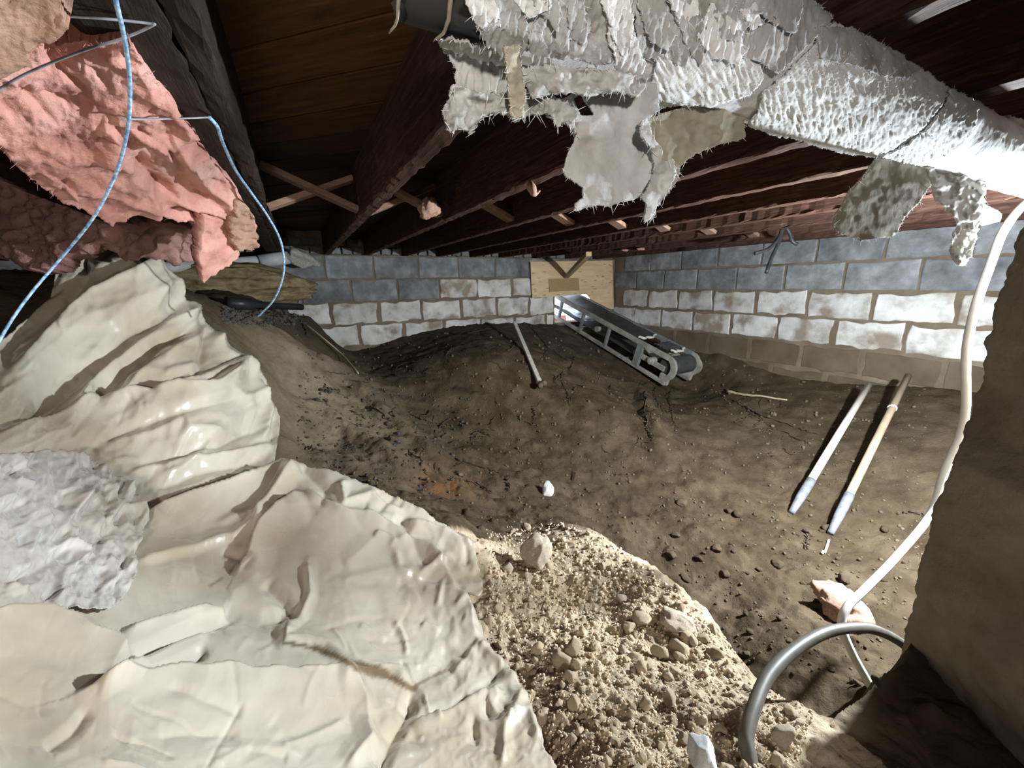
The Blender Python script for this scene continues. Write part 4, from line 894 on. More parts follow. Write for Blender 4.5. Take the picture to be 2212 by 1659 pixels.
# ================================================================== CONVEYOR
def conveyor():
    A1 = P(1452, 778, 3.52); A0 = PY(1207, 643, 4.02); a = A0 - A1; L = np.linalg.norm(a) + .55; a /= np.linalg.norm(a)
    l = np.cross(a, (0, 0, 1)); l /= np.linalg.norm(l)
    if l[0] < 0: l = -l
    n = np.cross(a, l); n = n if n[2] > 0 else -n
    Wd, Hh = .34, .235
    root = empty('belt_conveyor', tuple(A1 - n * Hh)); tag(root, 'dusty steel belt conveyor slanting down through the wall opening', 'conveyor')
    inv = -np.array(root.location)
    def at(t, w, h): return A1 + a * t + l * w + n * h + inv
    def bar(m, p, q, w, h): m.bar(p, q, w, h, n, .003)
    for w, s in ((0, 'near'), (Wd, 'far')):
        for h, nm, hh in ((0, 'top_rail', .045), (-Hh, 'bottom_rail', .035)):
            m = MB(); bar(m, at(-.02 if h else .03, w, h), at(L, w, h), .03, hh); m.build(nm, M['steel_dusty'] if w == 0 else M['steel'], root)
        for t in (.36, .80, 1.22, 1.62):
            m = MB(); bw = .075 if t == .36 else .03; m.box(at(t, w, -Hh / 2), a * bw / 2, l * .016, n * Hh / 2, .003); m.build('post', M['steel'], root)
        m = MB(); bar(m, at(.04, w, -.115), at(.36, w, -.115), .02, .05); m.build('take_up_slide', M['steel_dusty'], root)
        # end plate with a round notch
        m = MB(); V = []; prof = [(.0, 0), (.05, .012)]
        ang = np.linspace(-PI / 2, PI / 2, 15); outer = [(.02 - .10 * math.cos(q), -Hh / 2 + .02 + math.sin(q) * (Hh / 2)) for q in ang]; inner = [(.05 - .075 * math.cos(q), -Hh / 2 + .02 + math.sin(q) * (Hh / 2 - .035)) for q in ang]
        k = len(ang)
        for dw in (-.012, .012):
            V += [at(t, w + dw, h) for t, h in outer] + [at(t, w + dw, h) for t, h in inner]
        Fc = []
        for i in range(k - 1):
            Fc += [(i, i + 1, k + i + 1, k + i), (2 * k + i, 3 * k + i, 3 * k + i + 1, 2 * k + i + 1), (i, 2 * k + i, 2 * k + i + 1, i + 1), (k + i, k + i + 1, 3 * k + i + 1, 3 * k + i)]
        Fc += [(0, k, 3 * k, 2 * k), (k - 1, 3 * k - 1, 4 * k - 1, 2 * k - 1)]
        m.add(V, Fc); m.build('end_guard', M['steel_dusty'], root, False)
        m = MB(); m.box(at(.01, w, -Hh + .035), a * .055, l * .010, n * .045, .01); m.build('end_plate', M['steel_dusty'], root)
        m = MB(); m.tube([at(.19, w - .035, -.10), at(.19, w + .03, -.10)], [.034, .034], 14); bb = m.build('bearing', M['steel_dusty'], root)
        m = MB(); m.tube([at(.19, w - .05, -.10), at(.19, w - .03, -.10)], [.018, .018], 10); m.build('bearing_cap', M['steel_dusty'], bb)
    # belt: upper run in two torn lengths, return run, pulley
    def run(t0, t1, h, sag, name, mat, w0=.03, w1=Wd - .03, ragend=False):
        nt, nw = 24, 9; V = []
        for k in range(2):
            for i in range(nt):
                for j in range(nw):
                    f = j / (nw - 1); t = t0 + (t1 - t0) * i / (nt - 1) + (.02 * math.sin(j * 1.9) if ragend and i == 0 else 0)
                    V.append(at(t, w0 + (w1 - w0) * f, h - sag * math.sin(PI * f) - k * .009 + .004 * math.sin(i * 1.3)))
        q = nt * nw; Fc = []
        for i in range(nt - 1):
            for j in range(nw - 1):
                c = i * nw + j; Fc += [(c, c + 1, c + nw + 1, c + nw), (q + c, q + c + nw, q + c + nw + 1, q + c + 1)]
        for i in range(nt - 1): Fc += [(i * nw, i * nw + nw, q + i * nw + nw, q + i * nw), (i * nw + nw - 1, q + i * nw + nw - 1, q + i * nw + 2 * nw - 1, i * nw + 2 * nw - 1)]
        for j in range(nw - 1): Fc += [(j, q + j, q + j + 1, j + 1), (q - nw + j, q - nw + j + 1, 2 * q - nw + j + 1, 2 * q - nw + j)]
        return link(name, mesh(name, V, Fc), mat, root, False)
    bu = run(.46, L, .016, .02, 'belt', M['belt'], ragend=True); run(.12, .30, .022, .012, 'belt', M['belt'], w0=.10, ragend=True)
    run(.2, L, -Hh * .62, .03, 'return_belt', M['belt'])
    run(1.25, L, -Hh * .45, .02, 'daylit_belt_run', M['belt_daylit'], w0=.03, w1=Wd - .02)  # lower belt underside, its daylight tint painted in
    for t0, h in ((.455, .020), (.115, .026)):
        m = MB(); pts = [at(t0 + .02 * math.sin(j * 1.9), (.05 if t0 > .3 else .12) + (.26 if t0 > .3 else .2) * j / 8, h - (.02 * math.sin(PI * j / 8))) for j in range(9)]
        m.tube(pts, [.010 + .004 * ((j * 7) % 3) / 2 for j in range(9)], 7); m.build('torn_belt_edge', M['belt_edge'], root, True)
    m = MB(); m.tube([at(.03, .02, -Hh / 2 + .03), at(.03, Wd - .02, -Hh / 2 + .03)], .085, 24); m.build('pulley', M['belt'], root)
    m = MB(); m.tube([at(.42, .02, -.13), at(.42, Wd, -.13)], .03, 14); m.build('roller', M['steel_dusty'], root)
    m = MB(); m.tube([at(1.0, .02, -.12), at(1.0, Wd, -.12)], .03, 14); m.build('roller', M['steel_dusty'], root)
    m = MB(); m.tube([at(.05, Wd + .02, -.14), at(.05, Wd + .13, -.14)], [.075, .075], 18); md = m.build('drive_drum', M['steel'], root)
    m = MB(); th = np.linspace(0, 2 * PI, 25); m.tube([at(.05 + .078 * math.cos(q), Wd + .13, -.14 + .078 * math.sin(q)) for q in th], .008, 6, False); m.build('drum_rim', M['steel_dusty'], md, True)
    for t in (.5, 1.3):
        m = MB(); bar(m, at(t, 0, -Hh), at(t, Wd, -Hh), .03, .03); m.build('cross_bar', M['steel'], root)
    return root
conveyor()

# ================================================================== PLYWOOD OVER THE OPENING
ply = empty('plywood_panel', tuple(PY(1236, 640, YW - .03))); tag(ply, 'knotty plywood panel covering the top of the wall opening', 'plywood panel')
_pi = -np.array(ply.location)
def slab(pts, y, t, name, mat, parent, off):
    q = [PY(px, py, y) for px, py in pts]; n = len(q); V = [p + off for p in q] + [p + off + np.array([0, t, 0]) for p in q]
    Fc = [tuple(range(n)), tuple(range(2 * n - 1, n - 1, -1))] + [(i, i + n, (i + 1) % n + n, (i + 1) % n) for i in range(n)]
    m = MB(); m.add(V, Fc); return m.build(name, mat, parent)
slab([(1146, 566), (1323, 563), (1326, 668), (1292, 668), (1268, 636), (1150, 644)], YW - .045, .013, 'panel', M['plywood'], ply, _pi)
slab([(1186, 603), (1250, 601), (1252, 628), (1187, 631)], YW - .056, .010, 'patch_block', M['fibreboard'], ply, _pi)
br = MB(); br.bar(PY(1224, 598, YW - .075), PZ(1272, 549, ZJ - .035), .048, .038, (0, 0, 1), .003)
o = br.build('wood_brace', M['newwood']); tag(o, 'short pale lumber brace wedged between the plywood panel and a joist', 'brace')

# outside the opening
b = MB(); b.abox(1.2, 4.4, YW + .25, YW + 2.2, -.62, -.50); o = b.build('yard_ground', M['outside']); struct(o)
o = empty('brick_edging', (2.8, YW + .62, -.5)); tag(o, 'row of red bricks on edge just outside the wall opening', 'bricks')
for k in range(7):
    m = MB(); m.abox(-.5 + k * .13, -.5 + k * .13 + .115, -.05, .05, 0, .07, .006); m.build('brick', M['redbrick'], o)

# ================================================================== SHOVELS, STICKS
def shovel(bot, top, r, mat, label, zt, xt):
    a = np.array(bot); c = np.array(top); d = c - a; L = np.linalg.norm(d); d /= L
    root = empty('shovel', tuple(a)); tag(root, label, 'shovel', None); o = -a
    m = MB(); m.tube([a + d * .20 + o, a + d * (L * .6) + o + np.array([0, 0, .004]), c + o], [r, r, r * .96], 14); h = m.build('handle', mat, root, True)
    if xt:
        m = MB(); p = a + d * L * .74 + o; m.tube([p - d * .006, p + d * .006], [r * 1.25, r * 1.25], 12); m.build('tape_ring', M['cable'], h, True)
    m = MB(); m.tube([a + o - d * .02, a + d * .10 + o, a + d * .24 + o], [r * .75, r * 1.12, r * 1.2], 12); m.build('ferrule', M['ferrule'], root, True)
    s = np.cross(d, (0, 0, 1)); s /= np.linalg.norm(s); d = d * np.array([.18, .18, 1]) + np.array([0, 0, .9]); d /= np.linalg.norm(d); n = np.cross(s, d); V = []; Fc = []
    prof = [(-.03, .03), (-.06, .085), (-.10, .095), (-.18, .075), (-.23, .015)]
    for t, w in prof:
        for f in (-1, -.5, 0, .5, 1): V.append(a + o + d * t + s * w * f + n * (.018 * f * f - .012))
    for i in range(4):
        for j in range(4): c0 = i * 5 + j; Fc.append((c0, c0 + 1, c0 + 6, c0 + 5))
    nv = len(V); V += [v - n * .003 for v in V]; Fc += [tuple(q + nv for q in reversed(f)) for f in Fc]
    m = MB(); m.add(V, Fc); m.build('blade', M['ferrule'], root, True)
def on_ground(px, py, up=.0):
    q = ground(px, py); return q + np.array([0, 0, up])
b1 = on_ground(1712, 1108, .015); b2 = on_ground(1796, 1152, .015)
t1 = PX(1877, 832, 3.16); t2 = PX(1962, 812, 3.18)
shovel(b1, t1, .0185, M['handle_white'], 'shovel with a pale whitish handle standing in the pit, left of the pair', 0, False)
shovel(b2, t2, .0175, M['handle_wood'], 'shovel with a worn brown wooden handle, right of the pair', 0, True)
# split stick against the slope
q0 = ground(1168, 832) * .985; q1 = ground(1111, 712) * .955; q1 = P(1111, 697, q1 @ R[:, 2])
for _ in range(30):
    tt_ = np.linspace(.1, .95, 14)[:, None]; qq = q0 + (q1 - q0) * tt_
    if (qq[:, 2] - hfun(qq[:, 0], qq[:, 1]) > .012).all(): break
    q1 = q1 * .985; q0 = q0 * .996
d = q1 - q0
st = empty('wooden_stake', tuple(q0)); tag(st, 'narrow split wooden stake standing on the slope left of the conveyor', 'stake')
m = MB(); m.bar((0, 0, 0), d, .024, .034, (1, 0, 0), .003); m.build('shaft', M['belt_edge'], st)
m = MB(); m.tube(spline([(-.03, -.02, -.01), (0, -.015, .01), (.02, -.02, .015), (.03, .01, -.01)], 12), [.012, .02, .024, .02, .018, .022, .025, .02, .018, .02, .016, .01], 7); m.build('clay_lump', M['block_clay'], st, True)
def surf_line(pts, r, lift=.004, n=30):
    q = spline([on_ground(px, py, lift) for px, py in pts], n); 
    z = hfun(q[:, 0], q[:, 1]) + lift; q[:, 2] = np.maximum(q[:, 2], z); return q
m = MB(); q = spline([on_ground(662, 705, .01), on_ground(700, 745, .05), on_ground(740, 780, .05), on_ground(774, 810, .01)], 24); m.tube(q, .006, 6); o = m.build('thin_stick', M['paleroot'], None, True)
tag(o, 'long thin pale stick slanting down the left bank of the pit', 'stick')

# roots sticking out of the dirt
def root_label(px, py):
    w = ('on the left bank of the pit' if px < 870 else 'below the lower end of the conveyor' if 1370 < px < 1490 else 'on the bank right of the conveyor' if px >= 1490 else
         'near the foot of the back wall' if py < 790 else 'beside the wooden stake' if px > 1130 else 'in the middle of the pit slope')
    return 'thin dark root poking out of the dirt ' + w
roots = [
 [(1445, 705), (1470, 725)], [(1142, 702), (1170, 735), (1195, 765), (1225, 790)], [(1195, 758), (1215, 775), (1228, 778)], [(1242, 772), (1236, 790), (1230, 803)],
 [(1190, 810), (1215, 828), (1235, 832), (1300, 846)], [(1210, 810), (1220, 840), (1228, 862), (1232, 878)], [(1240, 838), (1238, 855), (1232, 868)], [(1200, 822), (1225, 800), (1240, 795)],
 [(890, 898), (915, 908), (945, 920), (965, 930)], [(905, 905), (935, 890), (950, 880)], [(940, 935), (960, 915), (975, 905)], [(985, 995), (1020, 1005), (1060, 1018), (1095, 1036)],
 [(1095, 1036), (1100, 1050), (1098, 1062)], [(1015, 940), (1040, 936), (1060, 946)], [(1018, 948), (1055, 946)], [(1120, 905), (1150, 918), (1155, 912)], [(1152, 885), (1156, 900), (1152, 915)],
 [(1392, 850), (1395, 900), (1402, 935), (1410, 955)], [(1412, 840), (1420, 880), (1400, 915)], [(1445, 850), (1450, 890), (1462, 930)], [(1380, 835), (1396, 830), (1405, 826)],
 [(1585, 866), (1620, 885), (1660, 905), (1720, 925), (1765, 938)], [(1600, 880), (1640, 905), (1662, 922)], [(1590, 915), (1612, 905), (1622, 895)], [(1645, 935), (1680, 930), (1720, 950), (1750, 966)], [(1565, 842), (1600, 850), (1640, 858), (1690, 862)],
 [(800, 880), (830, 900), (845, 912)], [(885, 975), (910, 1000), (925, 1030)], [(1010, 1040), (1040, 1052), (1060, 1068)], [(655, 702), (662, 722), (664, 728)], [(860, 790), (900, 782), (940, 790)], [(962, 770), (975, 752), (968, 742)],
 [(1100, 760), (1112, 745), (1108, 730)], [(1742, 1148), (1744, 1170), (1740, 1190)], [(1010, 722), (1060, 712), (1130, 706), (1170, 712), (1200, 700)], [(1952, 1110), (1985, 1112), (2000, 1118)], [(1650, 905), (1630, 925)], [(760, 890), (790, 905)], [(700, 850), (715, 842), (735, 848)]]
for k, pl in enumerate(roots):
    if not pl: continue
    try: q = surf_line(pl, 0, .006, 8 * len(pl))
    except Exception: continue
    L = len(q); r0 = (.0035 + .003 * random.random()) * (1.6 if k == 21 else 1); q = q + np.c_[.006 * RNG.normal(size=(L, 2)), .004 * RNG.normal(size=L)]
    q[:, 1] = np.minimum(q[:, 1], YW - .06)
    m = MB(); m.tube(q, np.linspace(r0, r0 * .35, L), 6); o = m.build('root', M['root'], None, True); tag(o, root_label(*pl[0]), 'root', 'dark roots in the dirt')
rr_ = np.random.default_rng(21)
for k in range(56):
    bx = [(860, 740, 1420, 1000), (1540, 850, 1780, 980), (660, 760, 1000, 1060), (1380, 840, 1470, 960)][(0, 0, 1, 2, 0, 3)[k % 6]]
    x, y = rr_.uniform(bx[0], bx[2]), rr_.uniform(bx[1], bx[3]); a = rr_.uniform(0, 2 * PI); l = rr_.uniform(14, 44); c = rr_.normal() * .5
    pl = [(x, y), (x + math.cos(a) * l * .5, y + math.sin(a) * l * .4), (x + math.cos(a + c) * l, y + math.sin(a + c) * l * .8)]
    q = surf_line(pl, 0, .005, 10); q = q + .004 * rr_.normal(size=q.shape); q[:, 1] = np.minimum(q[:, 1], YW - .06); r0 = rr_.uniform(.002, .0042)
    m = MB(); m.tube(q, np.linspace(r0, r0 * .4, 10), 5); o = m.build('root', M['root'], None, True); tag(o, root_label(*pl[0]), 'root', 'dark roots in the dirt')
m = MB(); q = surf_line([(1570, 850), (1620, 858), (1700, 868)], 0, .012, 16); m.tube(q, np.linspace(.012, .006, 16), 7); o = m.build('root', M['paleroot'], None, True); tag(o, 'thick pale root lying across the bank right of the conveyor', 'root')
m = MB(); q = surf_line([(1790, 1170), (1782, 1195), (1775, 1200)], 0, .008, 8); m.tube(q, .005, 6); o = m.build('wood_splinter', M['belt_edge'], None, True); tag(o, 'small white splinter below the brown-handled shovel', 'splinter')

# ================================================================== ROCKS AND CLODS
_ico = None
def ico(sub=2):
    import bmesh
    bm = bmesh.new(); bmesh.ops.create_icosphere(bm, subdivisions=sub, radius=1); v = np.array([q.co[:] for q in bm.verts]); f = np.array([[q.index for q in p.verts] for p in bm.faces]); bm.free(); return v, f
def stone_mesh(name, seed, mat, sub=2, rough=.28, flat=.8, facets=12):
    v, f = ico(sub); rg = np.random.default_rng(seed); s = np.array([1, rg.uniform(.65, .95), rg.uniform(.55, .85) * flat])
    for _ in range(facets):
        n = rg.normal(size=3); n /= np.linalg.norm(n); d = rg.uniform(.60, .88); k = v @ n; v = v - np.maximum(k - d, 0)[:, None] * n
    v = v * (1 + rough * .55 * fbm(v * 1.6 + seed * 3.7, 4, .6) + .10 * rough * fbm(v * 6 + seed, 3, .6))[:, None] * s
    me = mesh(name, v, f); me.materials.append(mat); return me
def stone(px, py, size_px, me, label, name='rock', cat='rock', group=None, sink=.35, rot=None, sz=(1, 1, 1)):
    q = ground(px, py); r = size_px / 2 * (q @ R[:, 2]) / F
    o = bpy.data.objects.new(name, me); COL.objects.link(o); o.location = q + np.array([0, 0, r * (.62 - sink)]); o.scale = (r * sz[0], r * sz[1], r * sz[2]); o.rotation_euler = rot or (random.uniform(-.3, .3), random.uniform(-.3, .3), random.uniform(0, 6))
    me.polygons.foreach_set('use_smooth', [True] * len(me.polygons)); tag(o, label, cat, group); return o
stone(1160, 1215, 78, stone_mesh('rock', 5, M['rock'], 4, .9), 'big pointed tan rock on top of the loose dirt pile', sink=.0, rot=(.2, -.5, .6))
stone(1098, 1235, 34, stone_mesh('rock', 8, M['rock'], 3, .3), 'small round stone left of the big pointed rock', sink=.1)
stone(1183, 1068, 38, stone_mesh('rock', 6, M['whitestone'], 3, .3), 'pale grey-white stone lying alone on the pit slope', sink=.0, rot=(.1, -.6, .9), sz=(1.1, .9, 1))
stone(1815, 1325, 118, stone_mesh('rubble_lump', 9, M['redrock'], 4, .9, .9), 'pinkish brick rubble lump behind the cables', 'brick_rubble', 'rubble', sink=.2, rot=(0, .1, .3))
stone(1515, 1648, 84, stone_mesh('rock', 12, M['whitestone'], 4, .3, 1.0), 'smooth pale grey rock at the bottom edge of the picture', sink=.0, rot=(.2, .1, 1.0))
stone(1470, 1345, 92, stone_mesh('rock', 31, M['rock'], 4, .8, .7), 'flat half-buried rock on the right flank of the dirt pile', sink=.55, rot=(0, .3, .5))
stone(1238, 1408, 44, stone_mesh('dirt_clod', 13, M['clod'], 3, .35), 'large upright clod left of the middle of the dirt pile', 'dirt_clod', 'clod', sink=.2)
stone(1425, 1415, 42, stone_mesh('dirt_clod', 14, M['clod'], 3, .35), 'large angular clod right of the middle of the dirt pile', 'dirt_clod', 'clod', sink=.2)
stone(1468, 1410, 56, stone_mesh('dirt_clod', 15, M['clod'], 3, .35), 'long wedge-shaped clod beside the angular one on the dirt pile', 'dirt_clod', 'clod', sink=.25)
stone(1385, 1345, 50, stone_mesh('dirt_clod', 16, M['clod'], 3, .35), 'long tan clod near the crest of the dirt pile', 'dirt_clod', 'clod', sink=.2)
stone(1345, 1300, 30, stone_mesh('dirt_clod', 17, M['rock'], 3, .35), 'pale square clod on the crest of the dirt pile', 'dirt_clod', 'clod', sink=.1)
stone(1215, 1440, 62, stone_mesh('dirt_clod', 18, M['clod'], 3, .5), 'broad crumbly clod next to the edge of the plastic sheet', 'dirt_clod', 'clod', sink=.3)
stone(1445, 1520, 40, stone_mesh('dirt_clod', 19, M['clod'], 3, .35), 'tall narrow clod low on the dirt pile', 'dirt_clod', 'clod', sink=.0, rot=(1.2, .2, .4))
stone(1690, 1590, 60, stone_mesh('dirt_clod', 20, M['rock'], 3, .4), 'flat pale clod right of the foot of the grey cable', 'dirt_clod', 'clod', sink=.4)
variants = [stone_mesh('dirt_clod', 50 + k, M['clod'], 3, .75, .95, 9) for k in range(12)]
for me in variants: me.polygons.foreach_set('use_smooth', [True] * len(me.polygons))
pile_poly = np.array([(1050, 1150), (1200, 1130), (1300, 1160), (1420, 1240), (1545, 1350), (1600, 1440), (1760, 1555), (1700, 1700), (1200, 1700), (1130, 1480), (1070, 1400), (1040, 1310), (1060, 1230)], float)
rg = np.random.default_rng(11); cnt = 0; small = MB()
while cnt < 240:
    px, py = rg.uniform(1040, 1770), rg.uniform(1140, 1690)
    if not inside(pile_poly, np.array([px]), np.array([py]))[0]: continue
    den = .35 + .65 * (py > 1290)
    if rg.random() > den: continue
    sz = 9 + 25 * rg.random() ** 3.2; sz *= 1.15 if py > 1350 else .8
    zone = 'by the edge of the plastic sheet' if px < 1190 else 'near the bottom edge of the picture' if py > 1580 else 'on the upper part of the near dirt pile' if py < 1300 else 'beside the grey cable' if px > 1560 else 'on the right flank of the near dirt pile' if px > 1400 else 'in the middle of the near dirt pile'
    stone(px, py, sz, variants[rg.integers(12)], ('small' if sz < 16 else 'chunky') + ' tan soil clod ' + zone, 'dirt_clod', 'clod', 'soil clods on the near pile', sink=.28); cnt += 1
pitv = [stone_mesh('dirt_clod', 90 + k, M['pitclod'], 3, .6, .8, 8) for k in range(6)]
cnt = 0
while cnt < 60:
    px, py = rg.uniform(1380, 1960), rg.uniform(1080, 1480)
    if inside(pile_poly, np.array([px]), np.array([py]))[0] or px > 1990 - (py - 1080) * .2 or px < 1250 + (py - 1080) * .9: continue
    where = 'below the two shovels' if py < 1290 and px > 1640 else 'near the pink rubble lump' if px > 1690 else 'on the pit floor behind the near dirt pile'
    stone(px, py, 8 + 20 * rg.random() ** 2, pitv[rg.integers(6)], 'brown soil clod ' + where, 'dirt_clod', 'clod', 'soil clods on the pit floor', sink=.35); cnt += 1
v0, f0 = ico(1)
def crumbs(n, reg, lo, hi, name, mat, label, seed, poly=None):
    rg = np.random.default_rng(seed); V = []; Fc = []; k = 0; us = []; 
    while k < n:
        px, py = rg.uniform(reg[0], reg[2]), rg.uniform(reg[1], reg[3])
        if poly is not None and not inside(poly, np.array([px]), np.array([py]))[0]: continue
        us.append((px, py)); k += 1
    us = np.array(us); d = rays(us[:, 0], us[:, 1]); s = np.linspace(.3, 5.5, 150); hit = np.full(n, np.nan); prev = None
    for sv in s:                                   # march all rays together, on the smooth surface
        q = d * sv; dz = q[:, 2] - hbase(q[:, 0], q[:, 1])
        if prev is not None:
            m = np.isnan(hit) & (dz < 0); hit[m] = sv - (s[1] - s[0]) * (-dz[m]) / (prev[m] - dz[m] + 1e-9)
        prev = dz
    ok = ~np.isnan(hit); d = d[ok]; hit = hit[ok]; q = d * hit[:, None]; ok = (q[:, 0] < XR - .03) & (q[:, 1] < YW - .03) & ((q[:, 0] < .7) | (q[:, 1] > .24)); d = d[ok]; hit = hit[ok]; q = q[ok]; z = hfun(q[:, 0], q[:, 1]); m = len(q)
    r = (lo + (hi - lo) * rg.random(m) ** 3) / 2 * hit / F
    vv = v0[None] * (1 + .35 * rg.normal(size=(m, len(v0), 1)) * .6) * (r[:, None, None]) * rg.uniform(.6, 1.1, size=(m, 1, 3)); vv = vv + np.c_[q[:, :2], z + r * .25][:, None, :]
    ff = f0[None] + (np.arange(m) * len(v0))[:, None, None]
    o = link(name, mesh(name, vv.reshape(-1, 3), ff.reshape(-1, 3)), mat, None, False); o['kind'] = 'stuff'; o['label'] = label; o['category'] = 'soil'; return o
crumbs(7500, (1030, 1130, 1780, 1700), 2.5, 10, 'soil_crumbs', M['clod'], 'fine loose crumbs of tan soil covering the near pile', 5, pile_poly)
crumbs(4200, (640, 720, 2000, 1450), 2, 9, 'pit_crumbs', M['block_clay'], 'scattered brown soil crumbs over the floor of the pit', 6)
crumbs(420, (480, 655, 660, 705), 5, 14, 'dark_rubble', M['ash'], 'dark rubble strewn on the ledge behind the plastic mound', 7)
crumbs(260, (640, 840, 1000, 1080), 4, 12, 'dark_crumbs', M['ash'], 'dark crumbly soil on the left bank of the pit', 8)

# ================================================================== CABLES, WIRES, LAMP
def cable(name, pts, r, mat, label, n=60, cat='cable', seg=10):
    m = MB(); m.tube(spline(pts, n), r, seg); o = m.build(name, mat, None, True); tag(o, label, cat); return o
cable('white_cable', [P(2290, 395, 1.02), P(2240, 420, 1.01), P(2200, 455, 1.0), P(2165, 505, 1.0), P(2140, 570, 1.0), P(2108, 660, 1.0), P(2090, 740, 1.01), P(2086, 800, 1.02), P(2086, 880, 1.04), P(2073, 945, 1.06), P(2040, 1020, 1.07), P(2010, 1112, 1.06), P(1940, 1200, 1.04), P(1870, 1272, 1.0), P(1832, 1310, .98), P(1818, 1350, .97), P(1838, 1405, .96), P(1872, 1468, .95), P(1900, 1520, .95)], .0092, M['cable'], 'white cable hanging past the concrete pier and curving down behind it', 160)
cable('grey_cable', [P(2010, 1440, .80), P(1945, 1388, .75), P(1890, 1361, .70), P(1840, 1357, .66), P(1780, 1368, .625), P(1715, 1405, .585), P(1660, 1460, .54), P(1628, 1530, .497), P(1612, 1590, .470), P(1618, 1632, .455), P(1624, 1662, .445)], .0084, M['cable_grey'], 'thick grey cable arching up out of the loose dirt in the foreground', 120)
for k, pts in enumerate([[(1692, 488), (1682, 515), (1660, 538), (1630, 548)], [(1690, 486), (1684, 520), (1668, 555), (1655, 590)], [(1696, 486), (1706, 505), (1712, 522), (1722, 528)]]):
    lab = ['black cable end hanging from the joists, bent left', 'longest black cable end hanging from the joists', 'short black cable end hanging from the joists, bent right'][k]
    cable('black_cable', [P(pts[0][0], pts[0][1] - 14, 2.3)] + [P(a, c, 2.3) for a, c in pts], .010, M['blackcable'], lab, 24)
cable('blue_twine', [P(240, -60, .31), P(250, 0, .33), P(268, 80, .365), P(280, 170, .41), P(278, 260, .45), P(262, 340, .50), P(235, 410, .54), P(195, 480, .57), P(130, 560, .60), P(70, 630, .58), P(20, 700, .56), P(-30, 790, .54)],   .0019, M['bluetwine'], 'long strand of pale blue twine hanging in front of the pink insulation', 90, 'twine', 7)
cable('blue_twine', [P(452, 254, .615), P(470, 275, .64), P(482, 310, .70), P(510, 370, .84), P(545, 420, .96), P(580, 470, 1.06), P(606, 520, 1.14), P(614, 570, 1.18), P(608, 610, 1.22), P(590, 650, 1.26), P(558, 684, 1.30)], .0029, M['bluetwine'], 'blue twine dangling from the weathered joist toward the ledge', 80, 'twine', 7)
cable('steel_wire', [P(60, 22, .36), P(120, 33, .365), P(220, 40, .375), P(322, 51, .395), P(328, 56, .397), P(270, 82, .40), P(180, 110, .405), P(60, 158, .41), P(-20, 205, .41)], .0013, M['wire'], 'bent steel wire nailed to the weathered joist across the insulation', 60, 'wire', 6)
cable('steel_wire', [P(262, 258, .53), P(330, 258, .555), P(400, 256, .585), P(452, 254, .615)], .0013, M['wire'], 'straight steel wire holding the pink insulation to the joist', 20, 'wire', 6)
# work light
def work_light():
    root = empty('work_light', tuple(LAMP)); tag(root, 'work light shining from behind the concrete pier at the right', 'work light')
    m = MB(); m.tube([(0, 0, -.03), (0, 0, -.02), (0, 0, 0.0), (0, 0, .015), (0, 0, .028)], [.006, .016, .024, .019, .006], 16); m.build('bulb', M['lampface'], root, True)
    m = MB(); m.tube([(0, 0, .028), (0, 0, .075)], [.014, .014], 14); m.build('socket', M['lamp_white'], root, True)
    m = MB(); m.tube(spline([(0, 0, .07), (.01, .01, .15), (.03, .03, ZJ - LAMP[2] + .01)], 12), .0035, 7); m.build('cord', M['cable'], root, True)
    d_ = LAMP / np.linalg.norm(LAMP[:2]); light('work_lamp_light', 'POINT', tuple(LAMP + np.array([0, 0, -.06])), LAMP_POWER, (.83, .92, 1.0), .025)
work_light()

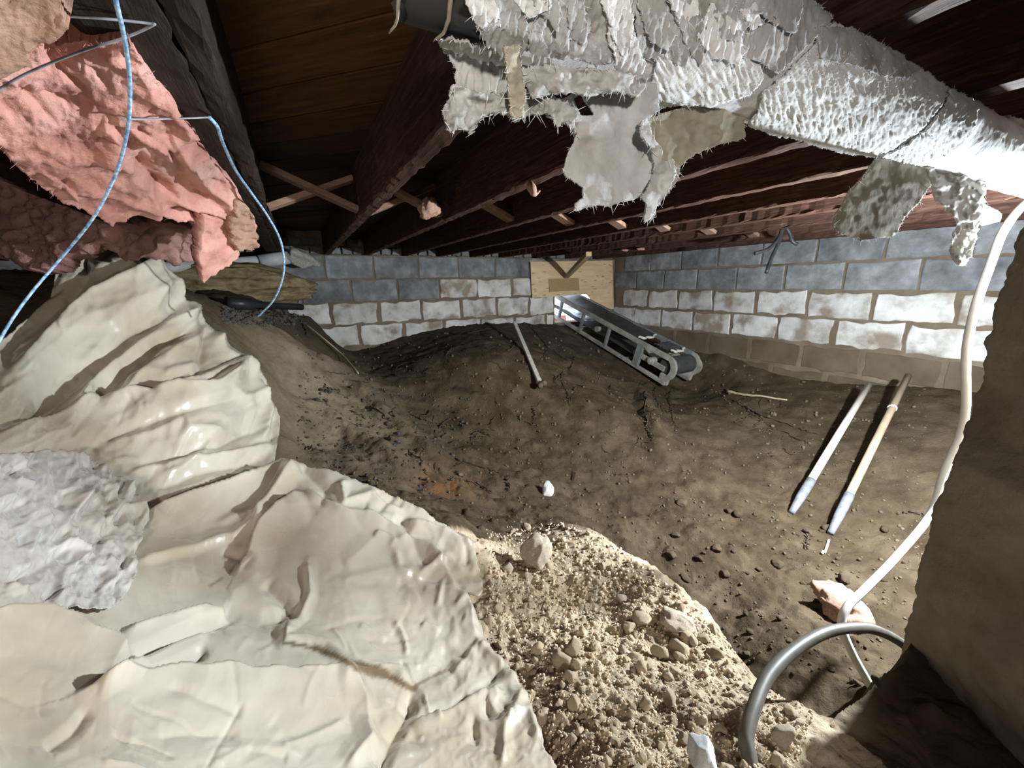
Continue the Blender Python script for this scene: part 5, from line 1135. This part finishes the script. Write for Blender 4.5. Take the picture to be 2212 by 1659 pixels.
# ================================================================== ODDS AND ENDS ON THE LEFT LEDGE
m = MB(); m.tube(spline([PY(345, 580, 3.2), PY(430, 572, 3.4), PY(520, 566, 3.6), PY(590, 560, 3.72)], 20), .035, 16); m.tube([PY(560, 566, 3.64), PY(626, 556, 3.72)], [.05, .05], 16)
o = m.build('white_pipe', M['pvc'], None, True); tag(o, 'dirty white pipe lying along the top of the block wall behind the plastic', 'pipe')
o = link('rag', stone_mesh('rag', 71, M['rag'], 4, .9)); o.location = PY(650, 558, 3.72); o.scale = (.13, .10, .14); o.rotation_euler = (.2, .5, .3); tag(o, 'dusty grey rag stuffed at the top of the wall beside the white pipe', 'rag')
o = link('insulation_bag', stone_mesh('insulation_bag', 72, M['yellowwool'], 5, .7, 1.0, 4)); o.location = PY(520, 618, 3.45); o.scale = (.50, .20, .26); o.rotation_euler = (0, .05, .35); tag(o, 'brownish yellow bag of old insulation lying behind the plastic mound', 'bag')
m = MB(); q0 = PY(490, 655, 2.75); q1 = PY(652, 664, 3.05); m.tube([q0, q0 + (q1 - q0) * .3, q0 + (q1 - q0) * .32, q1], [.035, .035, .022, .022], 14)
o = m.build('black_tool', M['black'], None, True); tag(o, 'black pipe-like tool lying on the dark rubble ledge', 'tool')
# bits caught on the joists
o = link('insulation_tuft', stone_mesh('insulation_tuft', 73, M['tanwool'], 4, .9, 1.0, 2)); o.location = P(926, 452, 1.50); o.scale = (.042, .045, .066); o.rotation_euler = (.3, .2, .5); tag(o, 'orange-brown tuft of insulation tucked between two joists', 'insulation')
m = MB(); m.tube(spline([P(1133, 399, 1.0), P(1143, 396, 1.0), P(1150, 410, .995), P(1156, 420, 1.0), P(1167, 412, 1.0)], 14), [.002, .004, .006, .008, .009, .011, .012, .010, .010, .008, .006, .004, .003, .0015], 8)
o = m.build('insulation_tuft', M['tanwool'], None, True); tag(o, 'small curled tan wisp hanging from a joist left of the big flap', 'insulation')
for k, (px, py, s, sc) in enumerate([(1490, 513, 2.7, (.05, .03, .022)), (1350, 541, 3.6, (.05, .03, .025)), (1385, 538, 3.5, (.05, .03, .025))]):
    lab = ['pink scrap of insulation caught on a joist above the right wall', 'pink insulation scrap in the wall corner, left one', 'pink insulation scrap in the wall corner, right one'][k]
    o = link('insulation_scrap', stone_mesh('insulation_scrap', 80 + k, M['pink'], 3, .9)); o.location = P(px, py, s); o.scale = sc; tag(o, lab, 'insulation')

o = sheet('paper_scrap', ragged([(2098, 436), (2128, 440), (2166, 458), (2160, 478), (2122, 488), (2100, 470)], 3, 5, 3), lambda u, v: 1.30 + .0006 * (u - 2100), 4., None, .0015, M['cable'])
tag(o, 'glaring white paper scrap beside the bright torn tendrils of the duct wrap', 'paper')
